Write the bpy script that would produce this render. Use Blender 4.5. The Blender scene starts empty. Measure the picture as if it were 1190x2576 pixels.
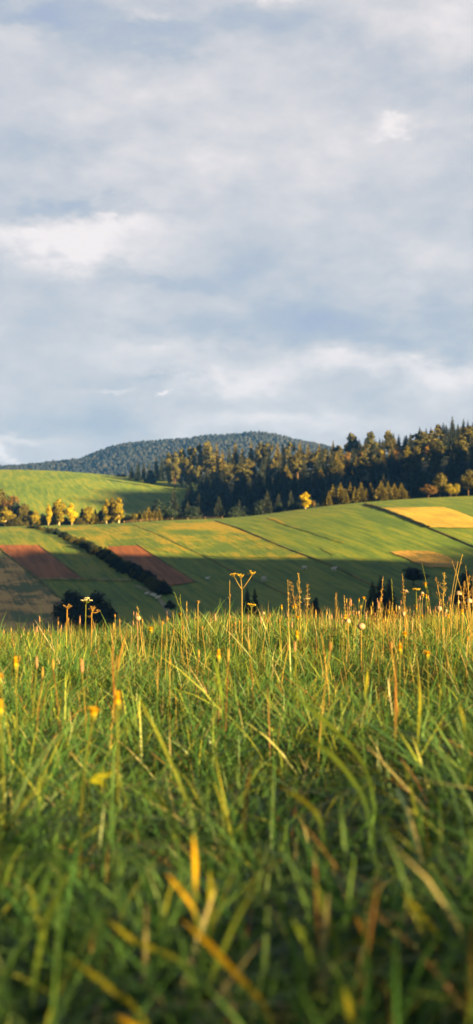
import bpy, bmesh, math, random
import numpy as np
from mathutils import Vector, Matrix
random.seed(7); RNG = np.random.default_rng(7)
sc = bpy.context.scene
COL = sc.collection
F, CX, HR = 3538.0, 595.0, 1418.0          # focal length, principal column and horizon of the view, for turning sightings into places
SUN_AZ, SUN_EL = math.radians(38), math.radians(11.5)   # azimuth measured from +X (right) towards -Y (behind the camera)

# ------------------------------------------------------------------ terrain
PX = np.array([-300, 0, 100, 200, 300, 400, 500, 600, 700, 800, 900, 1000, 1100, 1190, 1500.])
CREST = np.array([1330, 1325, 1322, 1320, 1317, 1309, 1306, 1302, 1289, 1275, 1264, 1256, 1251, 1247, 1232.])
rows = {}
for yy in (350, 400, 450, 500, 550, 600):
    t = (yy - 300) / 300.0
    rows[yy] = 1600 + (CREST - 1600) * (1 - (1 - t) ** 1.7)
rows[640] = CREST + 4
rows[700] = np.array([1370, 1350, 1348, 1345, 1340, 1335, 1330, 1325, 1312, 1298, 1286, 1276, 1268, 1262, 1250.])
rows[770] = np.array([1325, 1312, 1312, 1312, 1312, 1310, 1306, 1300, 1290, 1278, 1268, 1258, 1246, 1235, 1220.])
rows[860] = np.array([1262, 1248, 1250, 1252, 1256, 1262, 1262, 1256, 1248, 1238, 1226, 1212, 1192, 1178, 1160.])
rows[950] = np.array([1210, 1200, 1202, 1206, 1214, 1224, 1226, 1218, 1210, 1202, 1188, 1170, 1148, 1135, 1110.])
rows[1030] = np.array([1188, 1181, 1182, 1188, 1197, 1206, 1212, 1196, 1190, 1180, 1164, 1146, 1122, 1112, 1090.])
rows[1120] = rows[1030] + 5
rows[1300] = rows[1030] + 45
rows[1700] = rows[1030] + 95
rows[2300] = np.full(15, 1340.)
FAR = np.array([1186, 1178, 1177, 1168, 1124, 1122, 1106, 1095, 1099, 1127, 1148, 1162, 1172, 1182, 1200.])
rows[2600] = FAR * .4 + 1318 * .6
rows[2900] = FAR * .8 + 1318 * .2
rows[3200] = FAR
rows[3600] = FAR + 22
rows[6000] = np.full(15, 1385.)
rows[9000] = np.full(15, 1400.)
NEARK = [(-3000, 4.), (-300, -.42), (0, -.42), (3, -.405), (6.8, -.385), (9, -.6), (14, -1.7), (30, -5.5), (60, -11), (120, -18), (200, -20), (260, -18.4), (300, -15.43)]
KY = np.array([k[0] for k in NEARK] + sorted(rows), float)

def Hbase(x, y):
    x = np.atleast_1d(np.asarray(x, float)).ravel(); y = np.atleast_1d(np.asarray(y, float)).ravel()
    px = CX + F * x / np.maximum(y, 250.0)
    px = np.clip(px, -300, 1500)
    Z = np.empty((len(KY), len(x)))
    for i, (_, z) in enumerate(NEARK): Z[i] = z
    for j, yy in enumerate(sorted(rows)):
        r = sum(np.interp(px + o, PX, rows[yy]) for o in (-60, -30, 0, 30, 60)) / 5.0
        Z[len(NEARK) + j] = (HR - r) / F * yy
    d = np.diff(KY)[:, None]; sl = np.diff(Z, axis=0) / d
    T = np.empty_like(Z); T[0] = sl[0]; T[-1] = sl[-1]
    a, b = sl[:-1], sl[1:]; w1 = d[:-1]; w2 = d[1:]
    h = (w1 + w2) / (w1 / np.where(np.abs(b) < 1e-9, 1e-9, b) + w2 / np.where(np.abs(a) < 1e-9, 1e-9, a))
    T[1:-1] = np.where(a * b > 0, np.clip(h, -2, 2), 0)
    k = np.clip(np.searchsorted(KY, y) - 1, 0, len(KY) - 2); n = np.arange(len(x))
    dk = (KY[k + 1] - KY[k]); s = np.clip((y - KY[k]) / dk, 0, 1)
    z = (2*s**3-3*s**2+1)*Z[k, n] + (s**3-2*s**2+s)*dk*T[k, n] + (-2*s**3+3*s**2)*Z[k+1, n] + (s**3-s**2)*dk*T[k+1, n]
    near = np.exp(-np.clip(np.abs(y) - 12, 0, None) / 25.0)
    z += near * (.022*np.sin(x*3.4+1.5)*np.cos(y*.9) + .018*np.sin(x*7.3+y*2.2)*np.sin(y*4.1+.6) + .034 * 25 * np.tanh(x / 25) + .012*np.sin(x*2.1+y*1.3) + .018*np.sin(x*.9-y*1.1+1) * 1.0)
    return z

def unproject(px, row, y0=300., y1=612.):
    ys = np.linspace(y0, y1, 500); xs = (px - CX) / F * ys
    r = HR - F * Hbase(xs, ys) / ys
    i = int(np.argmax(r <= row)) if (r <= row).any() else int(np.argmin(r))
    if i > 0 and r[i-1] > r[i]:
        f = min(1, max(0, (r[i-1] - row) / (r[i-1] - r[i]))); yy = ys[i-1] + f * (ys[i] - ys[i-1])
    else: yy = ys[i]
    return (px - CX) / F * yy, yy

ca, sa, te = math.cos(SUN_AZ), math.sin(SUN_AZ), math.tan(SUN_EL)
TR = 430.0                                 # a wooded hill off to the right whose evening shadow lies over the valley
S_, Z_ = [], []
for px, row in ((0, 1396), (100, 1390), (200, 1392), (300, 1395), (400, 1398), (600, 1401), (800, 1403), (1000, 1410), (1190, 1414)):
    x, y = unproject(px, row); z = float(Hbase(x, y)[0])
    S_.append(x * sa + y * ca); Z_.append(z + (TR - (x * ca - y * sa)) * te)
sk = [110, 170] + S_ + [545, 560, 586, 655, 700, 725, 832, 950, 1200]
zk = [0, Z_[0] * .8] + Z_ + [150, 188, 226, 262, 257, 249, 246, 254, 220]
o_ = np.argsort(sk); SK = np.array(sk)[o_]; ZK = np.array(zk)[o_]
def H(x, y):
    xa = np.atleast_1d(np.asarray(x, float)).ravel(); ya = np.atleast_1d(np.asarray(y, float)).ravel()
    z = Hbase(xa, ya)
    s = xa * sa + ya * ca; t = xa * ca - ya * sa
    zr = np.interp(s, SK, ZK, left=0, right=0) + np.where((s > 130) & (s < 1200), 1.8*np.sin(s*.33) + 2.0*np.sin(s*.51+2) + 3.2*np.sin(s*.083+1) + 2.0*np.sin(s*.155+.5), 0)
    return z + np.maximum(0, zr - z) * np.exp(-((t - TR) / 100.0) ** 2) * (s > 110)
def h1(x, y): return float(Hbase(x, y)[0])

# ------------------------------------------------------------------ materials
def mat(name):
    m = bpy.data.materials.new(name); m.use_nodes = True
    nt = m.node_tree; b = nt.nodes['Principled BSDF']
    b.inputs['Roughness'].default_value = .85
    b.inputs['Specular IOR Level'].default_value = .15
    return m, nt, b
def node(nt, t, **kw):
    n = nt.nodes.new(t)
    for k, v in kw.items():
        if k in n.inputs.keys() if isinstance(k, str) else False: n.inputs[k].default_value = v
        else: setattr(n, k, v)
    return n
def ramp(nt, stops, fac):
    r = nt.nodes.new('ShaderNodeValToRGB'); e = r.color_ramp.elements
    while len(e) < len(stops): e.new(.5)
    for el, (p, c) in zip(e, stops): el.position = p; el.color = (*c, 1)
    nt.links.new(fac, r.inputs[0]); return r.outputs[0]
def noise(nt, vec, scale, detail=3, rough=.55):
    n = nt.nodes.new('ShaderNodeTexNoise'); n.inputs['Scale'].default_value = scale
    n.inputs['Detail'].default_value = detail; n.inputs['Roughness'].default_value = rough
    nt.links.new(vec, n.inputs['Vector']); return n.outputs[0]
def mixc(nt, fac, a, b, bt='MIX'):
    m = nt.nodes.new('ShaderNodeMix'); m.data_type = 'RGBA'; m.blend_type = bt
    for s, v in ((m.inputs[0], fac), (m.inputs[6], a), (m.inputs[7], b)):
        if hasattr(v, 'is_linked'): nt.links.new(v, s)
        elif isinstance(v, tuple): s.default_value = (*v, 1) if len(v) == 3 else v
        else: s.default_value = v
    return m.outputs[2]
def maprange(nt, v, a, b):
    m = nt.nodes.new('ShaderNodeMapRange'); nt.links.new(v, m.inputs[0]); m.inputs[1].default_value = a; m.inputs[2].default_value = b; return m.outputs[0]
def mapping(nt, rot=0., scale=(1, 1, 1)):
    tc = nt.nodes.new('ShaderNodeTexCoord'); r = nt.nodes.new('ShaderNodeMapping')
    r.inputs['Rotation'].default_value = (0, 0, -rot); nt.links.new(tc.outputs['Object'], r.inputs[0])
    q = nt.nodes.new('ShaderNodeMapping'); q.inputs['Scale'].default_value = scale; nt.links.new(r.outputs[0], q.inputs[0])
    return q.outputs[0]

p0, p1 = unproject(542, 1311), unproject(927, 1468)
STRIP = math.atan2(p1[1] - p0[1], p1[0] - p0[0])       # the run of the field strips on the hillside

def field_mat(name, dark, mid, light, streak=.35, patch=.015, rot=STRIP, bump=.25, contrast=(.3, .7), extra=None):
    m, nt, b = mat(name)
    st = noise(nt, mapping(nt, rot, (.02, .42, .2)), 1.0, 4, .6)
    bp = noise(nt, mapping(nt, rot, (1, 1.4, 1)), patch, 4, .6)
    fine = noise(nt, mapping(nt, rot, (.35, 1, 1)), .9, 4, .7)
    row_ = noise(nt, mapping(nt, rot, (.03, 1.1, .3)), 1.0, 3, .6)
    fm = nt.nodes.new('ShaderNodeMath'); fm.operation = 'MULTIPLY_ADD'; nt.links.new(row_, fm.inputs[0]); fm.inputs[1].default_value = .5
    fh = nt.nodes.new('ShaderNodeMath'); fh.operation = 'MULTIPLY'; nt.links.new(fine, fh.inputs[0]); fh.inputs[1].default_value = .5; nt.links.new(fh.outputs[0], fm.inputs[2]); fine = fm.outputs[0]
    a = nt.nodes.new('ShaderNodeMath'); a.operation = 'MULTIPLY_ADD'; nt.links.new(st, a.inputs[0]); a.inputs[1].default_value = streak
    s2 = nt.nodes.new('ShaderNodeMath'); s2.operation = 'MULTIPLY_ADD'; nt.links.new(bp, s2.inputs[0]); s2.inputs[1].default_value = .66 - streak
    s3 = nt.nodes.new('ShaderNodeMath'); s3.operation = 'MULTIPLY'; nt.links.new(fine, s3.inputs[0]); s3.inputs[1].default_value = .34
    nt.links.new(s3.outputs[0], s2.inputs[2]); nt.links.new(s2.outputs[0], a.inputs[2])
    c0, c1 = .5-(.5-contrast[0])*.34, .5+(contrast[1]-.5)*.34
    c = ramp(nt, [(c0, dark), (.5, mid), (c1, light)], a.outputs[0])
    if extra: c = extra(nt, c)
    nt.links.new(c, b.inputs['Base Color'])
    bu = nt.nodes.new('ShaderNodeBump'); bu.inputs['Strength'].default_value = bump; bu.inputs['Distance'].default_value = .8
    nt.links.new(fine, bu.inputs['Height']); nt.links.new(bu.outputs[0], b.inputs['Normal'])
    return m

def ground_extra(nt, c):
    # bare earth and thatch under the near grass, leaf litter under the wood
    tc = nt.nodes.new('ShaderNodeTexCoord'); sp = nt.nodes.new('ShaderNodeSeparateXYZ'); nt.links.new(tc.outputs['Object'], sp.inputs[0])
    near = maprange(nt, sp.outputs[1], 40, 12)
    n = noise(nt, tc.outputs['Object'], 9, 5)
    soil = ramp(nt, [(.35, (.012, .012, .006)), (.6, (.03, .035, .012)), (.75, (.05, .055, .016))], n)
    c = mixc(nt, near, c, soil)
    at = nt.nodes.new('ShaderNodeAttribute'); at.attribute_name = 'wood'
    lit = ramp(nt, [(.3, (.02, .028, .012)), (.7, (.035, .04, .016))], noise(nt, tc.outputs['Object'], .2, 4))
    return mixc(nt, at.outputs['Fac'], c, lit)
M = {}
M['ground'] = field_mat('grass_hill', (.05, .105, .016), (.088, .148, .016), (.15, .18, .016), streak=.42, extra=ground_extra)
M['rough'] = field_mat('rough_meadow', (.06, .115, .016), (.12, .155, .014), (.23, .185, .014), streak=.2, patch=.03, contrast=(.36, .64), bump=.5)
M['mown'] = field_mat('mown_meadow', (.055, .11, .016), (.10, .148, .015), (.165, .17, .015), streak=.3, patch=.03, contrast=(.34, .66))
M['dry'] = field_mat('dry_pasture', (.08, .11, .04), (.32, .19, .065), (.5, .3, .10), streak=.12, patch=.05, contrast=(.38, .6), bump=.5)
M['plough'] = field_mat('ploughed_soil', (.13, .05, .02), (.185, .066, .024), (.24, .09, .034), streak=.55, patch=.02)
M['stubble'] = field_mat('stubble', (.27, .21, .035), (.33, .26, .04), (.39, .31, .05), streak=.3, patch=.05, contrast=(.35, .65), bump=.3)
M['ripe'] = field_mat('ripe_patch', (.13, .11, .025), (.26, .17, .035), (.34, .22, .045), streak=.2, patch=.06, contrast=(.36, .6), bump=.5)
M['verge'] = field_mat('verge', (.045, .06, .015), (.08, .085, .02), (.15, .12, .03), streak=.2, patch=.1)
M['pale'] = field_mat('pale_verge', (.13, .14, .05), (.2, .18, .08), (.28, .24, .12), streak=.2, patch=.2)
M['track'] = field_mat('track', (.13, .13, .08), (.18, .17, .1), (.24, .22, .14), streak=.2, patch=.2)

def leafmat(name, a, b_, trans=.35, rough=.6):
    m, nt, b = mat(name)
    at = nt.nodes.new('ShaderNodeAttribute'); at.attribute_name = 'tone'
    oi = nt.nodes.new('ShaderNodeObjectInfo')
    mm = nt.nodes.new('ShaderNodeMath'); mm.operation = 'MULTIPLY_ADD'; nt.links.new(oi.outputs['Random'], mm.inputs[0]); mm.inputs[1].default_value = .35
    nt.links.new(at.outputs['Fac'], mm.inputs[2])
    c = ramp(nt, [(.05, a), (1.2 if False else 1.0, b_)], mm.outputs[0])
    nt.links.new(c, b.inputs['Base Color']); b.inputs['Roughness'].default_value = rough
    tr = nt.nodes.new('ShaderNodeBsdfTranslucent'); nt.links.new(c, tr.inputs[0])
    mx = nt.nodes.new('ShaderNodeMixShader'); mx.inputs[0].default_value = trans
    nt.links.new(b.outputs[0], mx.inputs[1]); nt.links.new(tr.outputs[0], mx.inputs[2])
    nt.links.new(mx.outputs[0], nt.nodes['Material Output'].inputs[0]); return m
LM = {
 'yellow': leafmat('yellow_leaves', (.22, .20, .01), (.50, .40, .012)),
 'gold': leafmat('gold_leaves', (.085, .095, .01), (.27, .225, .015)),
 'olive': leafmat('olive_leaves', (.035, .045, .012), (.11, .10, .022)),
 'russet': leafmat('russet_leaves', (.06, .045, .015), (.21, .13, .03)),
 'dark': leafmat('dark_leaves', (.008, .02, .018), (.02, .036, .024), .15),
 'spruce': leafmat('spruce_needles', (.007, .018, .016), (.022, .033, .022), .1),
 'larch': leafmat('larch_needles', (.05, .06, .012), (.19, .16, .024), .25),
 'pine': leafmat('pine_needles', (.02, .034, .014), (.108, .10, .02), .2),
 'far': leafmat('far_wood_leaves', (.008, .014, .018), (.024, .026, .028), .1),
}
def barkmat(name, a, b_):
    m, nt, b = mat(name); tc = nt.nodes.new('ShaderNodeTexCoord')
    nt.links.new(ramp(nt, [(.4, a), (.6, b_)], noise(nt, tc.outputs['Object'], 3, 4)), b.inputs['Base Color']); return m
BARK = barkmat('brown_bark', (.05, .035, .022), (.11, .075, .045))
BIRCH = barkmat('birch_bark', (.2, .15, .1), (.5, .42, .32))
WOOD = barkmat('weathered_wood', (.14, .1, .06), (.26, .2, .13))

# ------------------------------------------------------------------ object helpers
def link(o, parent=None):
    COL.objects.link(o)
    if parent is not None: o.parent = parent
    return o
def tag(o, label=None, cat=None, group=None, kind=None):
    if label: o['label'] = label
    if cat: o['category'] = cat
    if group: o['group'] = group
    if kind: o['kind'] = kind
    return o
def empty(name, loc=(0, 0, 0), **kw):
    o = bpy.data.objects.new(name, None); o.location = loc; o.empty_display_size = .1; link(o); return tag(o, **kw)
class MB:
    def __init__(s): s.v = []; s.f = []; s.t = []; s.n = 0
    def add(s, v, f, tone=.5):
        v = np.asarray(v, float).reshape(-1, 3); s.v.append(v)
        s.f.extend([tuple(int(i) + s.n for i in q) for q in f]); s.n += len(v)
        s.t.append(np.full(len(v), tone) if np.isscalar(tone) else np.asarray(tone)); return s
    def tube(s, pts, rad, n=6, tone=.5):
        pts = [Vector(p) for p in pts]; vs = []; fs = []
        for i, p in enumerate(pts):
            d = (pts[min(i+1, len(pts)-1)] - pts[max(i-1, 0)]).normalized()
            a = d.cross(Vector((0, 1, 0.13))).normalized(); b = d.cross(a)
            r = rad[i] if not np.isscalar(rad) else rad
            for k in range(n):
                t = 2*math.pi*k/n; vs.append(p + a*math.cos(t)*r + b*math.sin(t)*r)
        for i in range(len(pts)-1):
            for k in range(n):
                fs.append((i*n+k, i*n+(k+1) % n, (i+1)*n+(k+1) % n, (i+1)*n+k))
        fs.append(tuple(range(n))[::-1]); fs.append(tuple(range((len(pts)-1)*n, len(pts)*n)))
        return s.add([tuple(v) for v in vs], fs, tone)
    def blob(s, c, r, n=8, m=5, jit=.12, tone=.5, rng=RNG):
        r = (r, r, r) if np.isscalar(r) else r; vs = []; fs = []
        for i in range(m+1):
            ph = math.pi*i/m
            for k in range(n):
                t = 2*math.pi*k/n; j = 1 + rng.uniform(-jit, jit)
                vs.append((c[0]+r[0]*j*math.sin(ph)*math.cos(t), c[1]+r[1]*j*math.sin(ph)*math.sin(t), c[2]+r[2]*j*math.cos(ph)))
        for i in range(m):
            for k in range(n): fs.append((i*n+k, (i+1)*n+k, (i+1)*n+(k+1) % n, i*n+(k+1) % n))
        return s.add(vs, fs, tone)
    def ribbon(s, pts, wid, side, tone=.5):
        side = Vector(side).normalized(); vs = []; fs = []; tn = []
        for i, p in enumerate(pts):
            w = wid[i]/2; p = Vector(p); vs += [p - side*w, p + side*w]
            tn += [tone if np.isscalar(tone) else tone[i]]*2
        for i in range(len(pts)-1): fs.append((2*i, 2*i+1, 2*i+3, 2*i+2))
        return s.add([tuple(v) for v in vs], fs, np.array(tn))
    def mesh(s, name, mats, smooth=False):
        return mkmesh(name, np.concatenate(s.v), s.f, mats, np.concatenate(s.t), smooth)
    def obj(s, name, mats, parent=None, smooth=False):
        return link(bpy.data.objects.new(name, s.mesh(name, mats, smooth)), parent)
def mkmesh(name, v, f, mats, tone=None, smooth=False):
    me = bpy.data.meshes.new(name)
    if isinstance(f, np.ndarray):
        nf, k = f.shape
        me.vertices.add(len(v)); me.vertices.foreach_set('co', np.ascontiguousarray(v, np.float32).ravel())
        me.loops.add(nf*k); me.loops.foreach_set('vertex_index', f.astype(np.int32).ravel())
        me.polygons.add(nf); me.polygons.foreach_set('loop_start', np.arange(0, nf*k, k, dtype=np.int32))
        me.update(calc_edges=True)
    else:
        me.from_pydata([tuple(q) for q in v], [], f); me.update()
    if smooth: me.polygons.foreach_set('use_smooth', np.ones(len(me.polygons), bool))
    if tone is not None:
        a = me.attributes.new('tone', 'FLOAT', 'POINT'); a.data.foreach_set('value', np.asarray(tone, np.float32))
    for m in (mats if isinstance(mats, (list, tuple)) else [mats]): me.materials.append(m)
    return me
def copy_tree(o, parent=None):
    c = o.copy(); COL.objects.link(c)
    if parent is not None: c.parent = parent
    for ch in list(o.children): copy_tree(ch, c)
    return c

# ------------------------------------------------------------------ ground sheet
su = np.linspace(-8.6, 8.6, 440); xs = 2*np.sinh(su) * .9
sv = np.concatenate([np.linspace(-7.0, 4.9, 300), np.linspace(4.9, 9.1, 420)[1:]]); ys = 2*np.sinh(sv) * .45
# finer rows over the hills in view
ys = np.unique(np.concatenate([ys[ys < 9], np.linspace(9, 60, 40), np.linspace(60, 300, 50), np.linspace(300, 1150, 240), np.geomspace(1150, 3800, 110), np.geomspace(3900, 9000, 14)]))
XX, YY = np.meshgrid(xs, ys); ZZ = H(XX, YY).reshape(XX.shape)
far = (YY > 2300)
ZZ += far * (6*np.sin(XX*.011+1)*np.sin(YY*.009) + 4*np.sin(XX*.027)*np.sin(YY*.02+2)) * np.clip((YY-2300)/300, 0, 1)
V = np.stack([XX.ravel(), YY.ravel(), ZZ.ravel()], 1)
nx, ny = len(xs), len(ys)
ii = (np.arange(ny-1)[:, None]*nx + np.arange(nx-1)[None]).ravel()
FQ = np.stack([ii, ii+1, ii+1+nx, ii+nx], 1)
me = mkmesh('ground', V, FQ, M['ground'], smooth=True)
pxv = CX + F*V[:, 0]/np.maximum(V[:, 1], 250); rowv = HR - F*V[:, 2]/np.maximum(V[:, 1], 1)
def wood_edge(y):      # column right of which the wood stands, by distance
    return np.interp(y, [640, 700, 760, 800, 860, 900, 950, 985, 1000, 1060], [372, 372, 392, 440, 500, 515, 520, 500, 430, 330])
wd = ((V[:, 1] > 645) & (pxv > wood_edge(V[:, 1])) & ~((pxv > 790) & (V[:, 1] < 660)))
wd |= (V[:, 1] > 1120)
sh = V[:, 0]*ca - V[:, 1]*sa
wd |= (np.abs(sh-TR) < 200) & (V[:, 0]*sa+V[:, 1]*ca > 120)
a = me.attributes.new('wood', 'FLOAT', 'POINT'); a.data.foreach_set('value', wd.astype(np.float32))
g = link(bpy.data.objects.new('ground', me)); tag(g, 'rolling green hills and meadow ground reaching the horizon', kind='structure')

def drape(name, poly, m, lift, label, step=7., y1=612., dens=8):
    pts = []
    for (a, b) in zip(poly, poly[1:] + poly[:1]):
        for k in range(dens):
            t = k/dens; pts.append(unproject(a[0]+(b[0]-a[0])*t, a[1]+(b[1]-a[1])*t, 300., y1))
    out = [pts[0]]
    for p in pts[1:]:
        if math.dist(p, out[-1]) > .3: out.append(p)
    jr = random.Random(len(out)); bm = bmesh.new(); vs = [bm.verts.new((p[0]+jr.uniform(-.35, .35), p[1]+jr.uniform(-.5, .5), 0)) for p in out]
    f = bm.faces.new(vs); bmesh.ops.triangulate(bm, faces=[f])
    x0, x1_ = min(p[0] for p in out), max(p[0] for p in out); ya, yb = min(p[1] for p in out), max(p[1] for p in out)
    for n, lo, hi in (((1, 0, 0), x0, x1_), ((0, 1, 0), ya, yb)):
        c = lo + step/2
        while c < hi:
            bmesh.ops.bisect_plane(bm, geom=bm.verts[:]+bm.edges[:]+bm.faces[:], plane_co=(n[0]*c, n[1]*c, 0), plane_no=n); c += step
    bm.verts.ensure_lookup_table()
    z = H([v.co.x for v in bm.verts], [v.co.y for v in bm.verts])
    for v, q in zip(bm.verts, z): v.co.z = q + lift
    bmesh.ops.recalc_face_normals(bm, faces=bm.faces[:])
    me = bpy.data.meshes.new(name); bm.to_mesh(me); bm.free(); me.polygons.foreach_set('use_smooth', np.ones(len(me.polygons), bool))
    if me.polygons and me.polygons[0].normal.z < 0: me.flip_normals()
    me.materials.append(m); o = link(bpy.data.objects.new(name, me)); tag(o, label, kind='structure'); return o
def strip_along(name, line, width, m, lift, label, y1=612.):
    P = []
    for a, b in zip(line, line[1:]):
        for k in range(10): t = k/10; P.append(unproject(a[0]+(b[0]-a[0])*t, a[1]+(b[1]-a[1])*t, 300., y1))
    P.append(unproject(*line[-1], 300., y1)); mb_v = []; fs = []
    for i, p in enumerate(P):
        q0, q1 = P[max(i-1, 0)], P[min(i+1, len(P)-1)]; d = Vector((q1[0]-q0[0], q1[1]-q0[1])).normalized(); n_ = Vector((-d.y, d.x))
        w = width*(.8+.4*random.random())/2
        for k, (o_, l) in enumerate(((-1, 0), (-.4, lift), (.4, lift), (1, 0))):
            x, y = p[0]+n_.x*w*o_, p[1]+n_.y*w*o_; mb_v.append((x, y, h1(x, y)+.06+l*(.7+.6*random.random())))
    for i in range(len(P)-1):
        for k in range(3): fs.append((4*i+k, 4*i+k+1, 4*i+k+5, 4*i+k+4))
    me = mkmesh(name, mb_v, fs, m, smooth=True); o = link(bpy.data.objects.new(name, me)); tag(o, label, kind='structure'); return o

L1 = [(542, 1311), (600, 1329), (660, 1354), (718, 1379), (785, 1404), (854, 1432), (927, 1468), (1010, 1512)]
HEDGE = [(72, 1326), (110, 1333), (150, 1346), (190, 1365), (225, 1382), (262, 1402), (300, 1426), (340, 1450), (380, 1474), (418, 1496)]
drape('rough_meadow', [(120, 1326.), (230, 1321.)] + [(330, 1318.5), (440, 1311.5)] + L1[:5] + [(700, 1403), (560, 1401), (450, 1393), (360, 1377), (300, 1372), (258, 1377)] + HEDGE[3::-1][:2], M['rough'], .10, 'yellowish rough meadow between the diagonal hedge and the bright green strips')
drape('mown_meadow', [(-90, 1334), (72, 1326)] + HEDGE[1:] + [(330, 1463), (100, 1460), (-90, 1400)], M['mown'], .10, 'yellow green meadow left of the diagonal hedge above the ploughed plot')
drape('dry_pasture', [(-100, 1378), (0, 1381), (100, 1461), (147, 1504), (190, 1545), (190, 1595), (-100, 1595)], M['dry'], .15, 'brown dry pasture at the lower left of the far slope')
drape('ploughed_field', [(-9, 1372), (98, 1372), (208, 1457), (98, 1459.5)], M['plough'], .22, 'larger red brown ploughed plot left of the diagonal hedge')
drape('ploughed_field', [(267, 1376), (347, 1373), (420, 1420), (491, 1465), (434, 1474), (396, 1472)], M['plough'], .22, 'red brown ploughed plot right of the diagonal hedge')
drape('stubble_field', [(955, 1278), (1117, 1276), (1190, 1302), (1260, 1328), (1260, 1330), (1150, 1329), (1078, 1327)], M['stubble'], .22, 'golden stubble field near the top right of the hillside')
drape('stubble_field', [(983, 1390), (1024, 1386), (1075, 1387), (1112, 1395), (1146, 1412), (1170, 1420), (1139, 1429), (1081, 1429), (1051, 1419), (1020, 1405)], M['ripe'], .22, 'small golden brown uncut patch half in shadow at lower right')
drape('stubble_strip', [(674, 1304), (684, 1303), (740, 1322), (790, 1339), (868, 1365), (862, 1367), (785, 1342), (735, 1326)], M['rough'], .14, 'thin yellow strip running down the bright green hillside', dens=4)
drape('stubble_strip', [(792, 1373), (802, 1375), (848, 1396), (838, 1397)], M['rough'], .14, 'short yellow strip below the long one on the green hillside', dens=4)
strip_along('field_margin', L1, .9, M['verge'], .25, 'brown unmown margin separating rough meadow from the green strips')
strip_along('field_margin', [(330, 1318), (402, 1347), (451, 1371), (518, 1401), (586, 1437), (654, 1465), (721, 1496), (800, 1540)], .7, M['verge'], .15, 'dark furrow line crossing the rough meadow diagonally')
strip_along('field_margin', [(919, 1269), (955, 1279), (1010, 1299), (1078, 1327.5)], 1.5, M['verge'], .6, 'dark ditch margin along the left edge of the golden stubble field')
strip_along('field_margin', [(1078, 1328), (1120, 1345), (1190, 1375), (1260, 1402)], 1.0, M['verge'], .3, 'faint margin below the golden stubble field')
strip_along('field_margin', [(98, 1373), (150, 1412), (208, 1456)], 1.0, M['verge'], .3, 'dark margin right of the larger ploughed plot')
strip_along('field_margin', [(347, 1372), (420, 1420), (491, 1464)], 1.0, M['verge'], .3, 'dark margin right of the smaller ploughed plot')
strip_along('field_margin', [(0, 1383), (100, 1461), (147, 1504)], 1.3, M['verge'], .3, 'green margin along the edge of the dry brown pasture')
strip_along('pale_verge', [(98, 1459.5), (180, 1459), (250, 1460), (332, 1463)], 1.6, M['pale'], .5, 'pale dry grass strip below the larger ploughed plot')
strip_along('track', [(340, 1472), (375, 1487), (400, 1505), (415, 1525), (428, 1552)], 1.2, M['track'], .04, 'pale footpath curving down beside the hedge')

# ------------------------------------------------------------------ trees
def crown_leaves(mb, lobes, n, size, rng, shell=.45):
    tot = sum(l[3]*l[4]*l[5] for l in lobes)
    for cx, cy, cz, rx, ry, rz in lobes:
        k = max(12, int(n*(rx*ry*rz)/tot)); lt = rng.uniform(-.12, .12)
        d = rng.normal(size=(k, 3)); d /= np.linalg.norm(d, axis=1)[:, None]
        r = rng.uniform(shell, 1.08, k)[:, None]; c = np.array([cx, cy, cz]) + d*r*np.array([rx, ry, rz])
        # leaf clumps: kinked quads facing roughly outward
        nn = d + rng.normal(size=(k, 3))*.6; nn /= np.linalg.norm(nn, axis=1)[:, None]
        u = np.cross(nn, rng.normal(size=(k, 3))); u /= np.linalg.norm(u, axis=1)[:, None]; w = np.cross(nn, u)
        s = (size*rng.uniform(.5, 1.25, k))[:, None]
        vv = np.stack([c-u*s*.5, c-w*s*.4+nn*s*.12, c+u*s*.5, c+w*s*.4+nn*s*.12], 1).reshape(-1, 3)
        tn = np.clip(.4 + lt + rng.normal(0, .16, k), 0, 1)
        mb.add(vv, np.arange(4*k).reshape(-1, 4), np.repeat(tn, 4))
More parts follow.
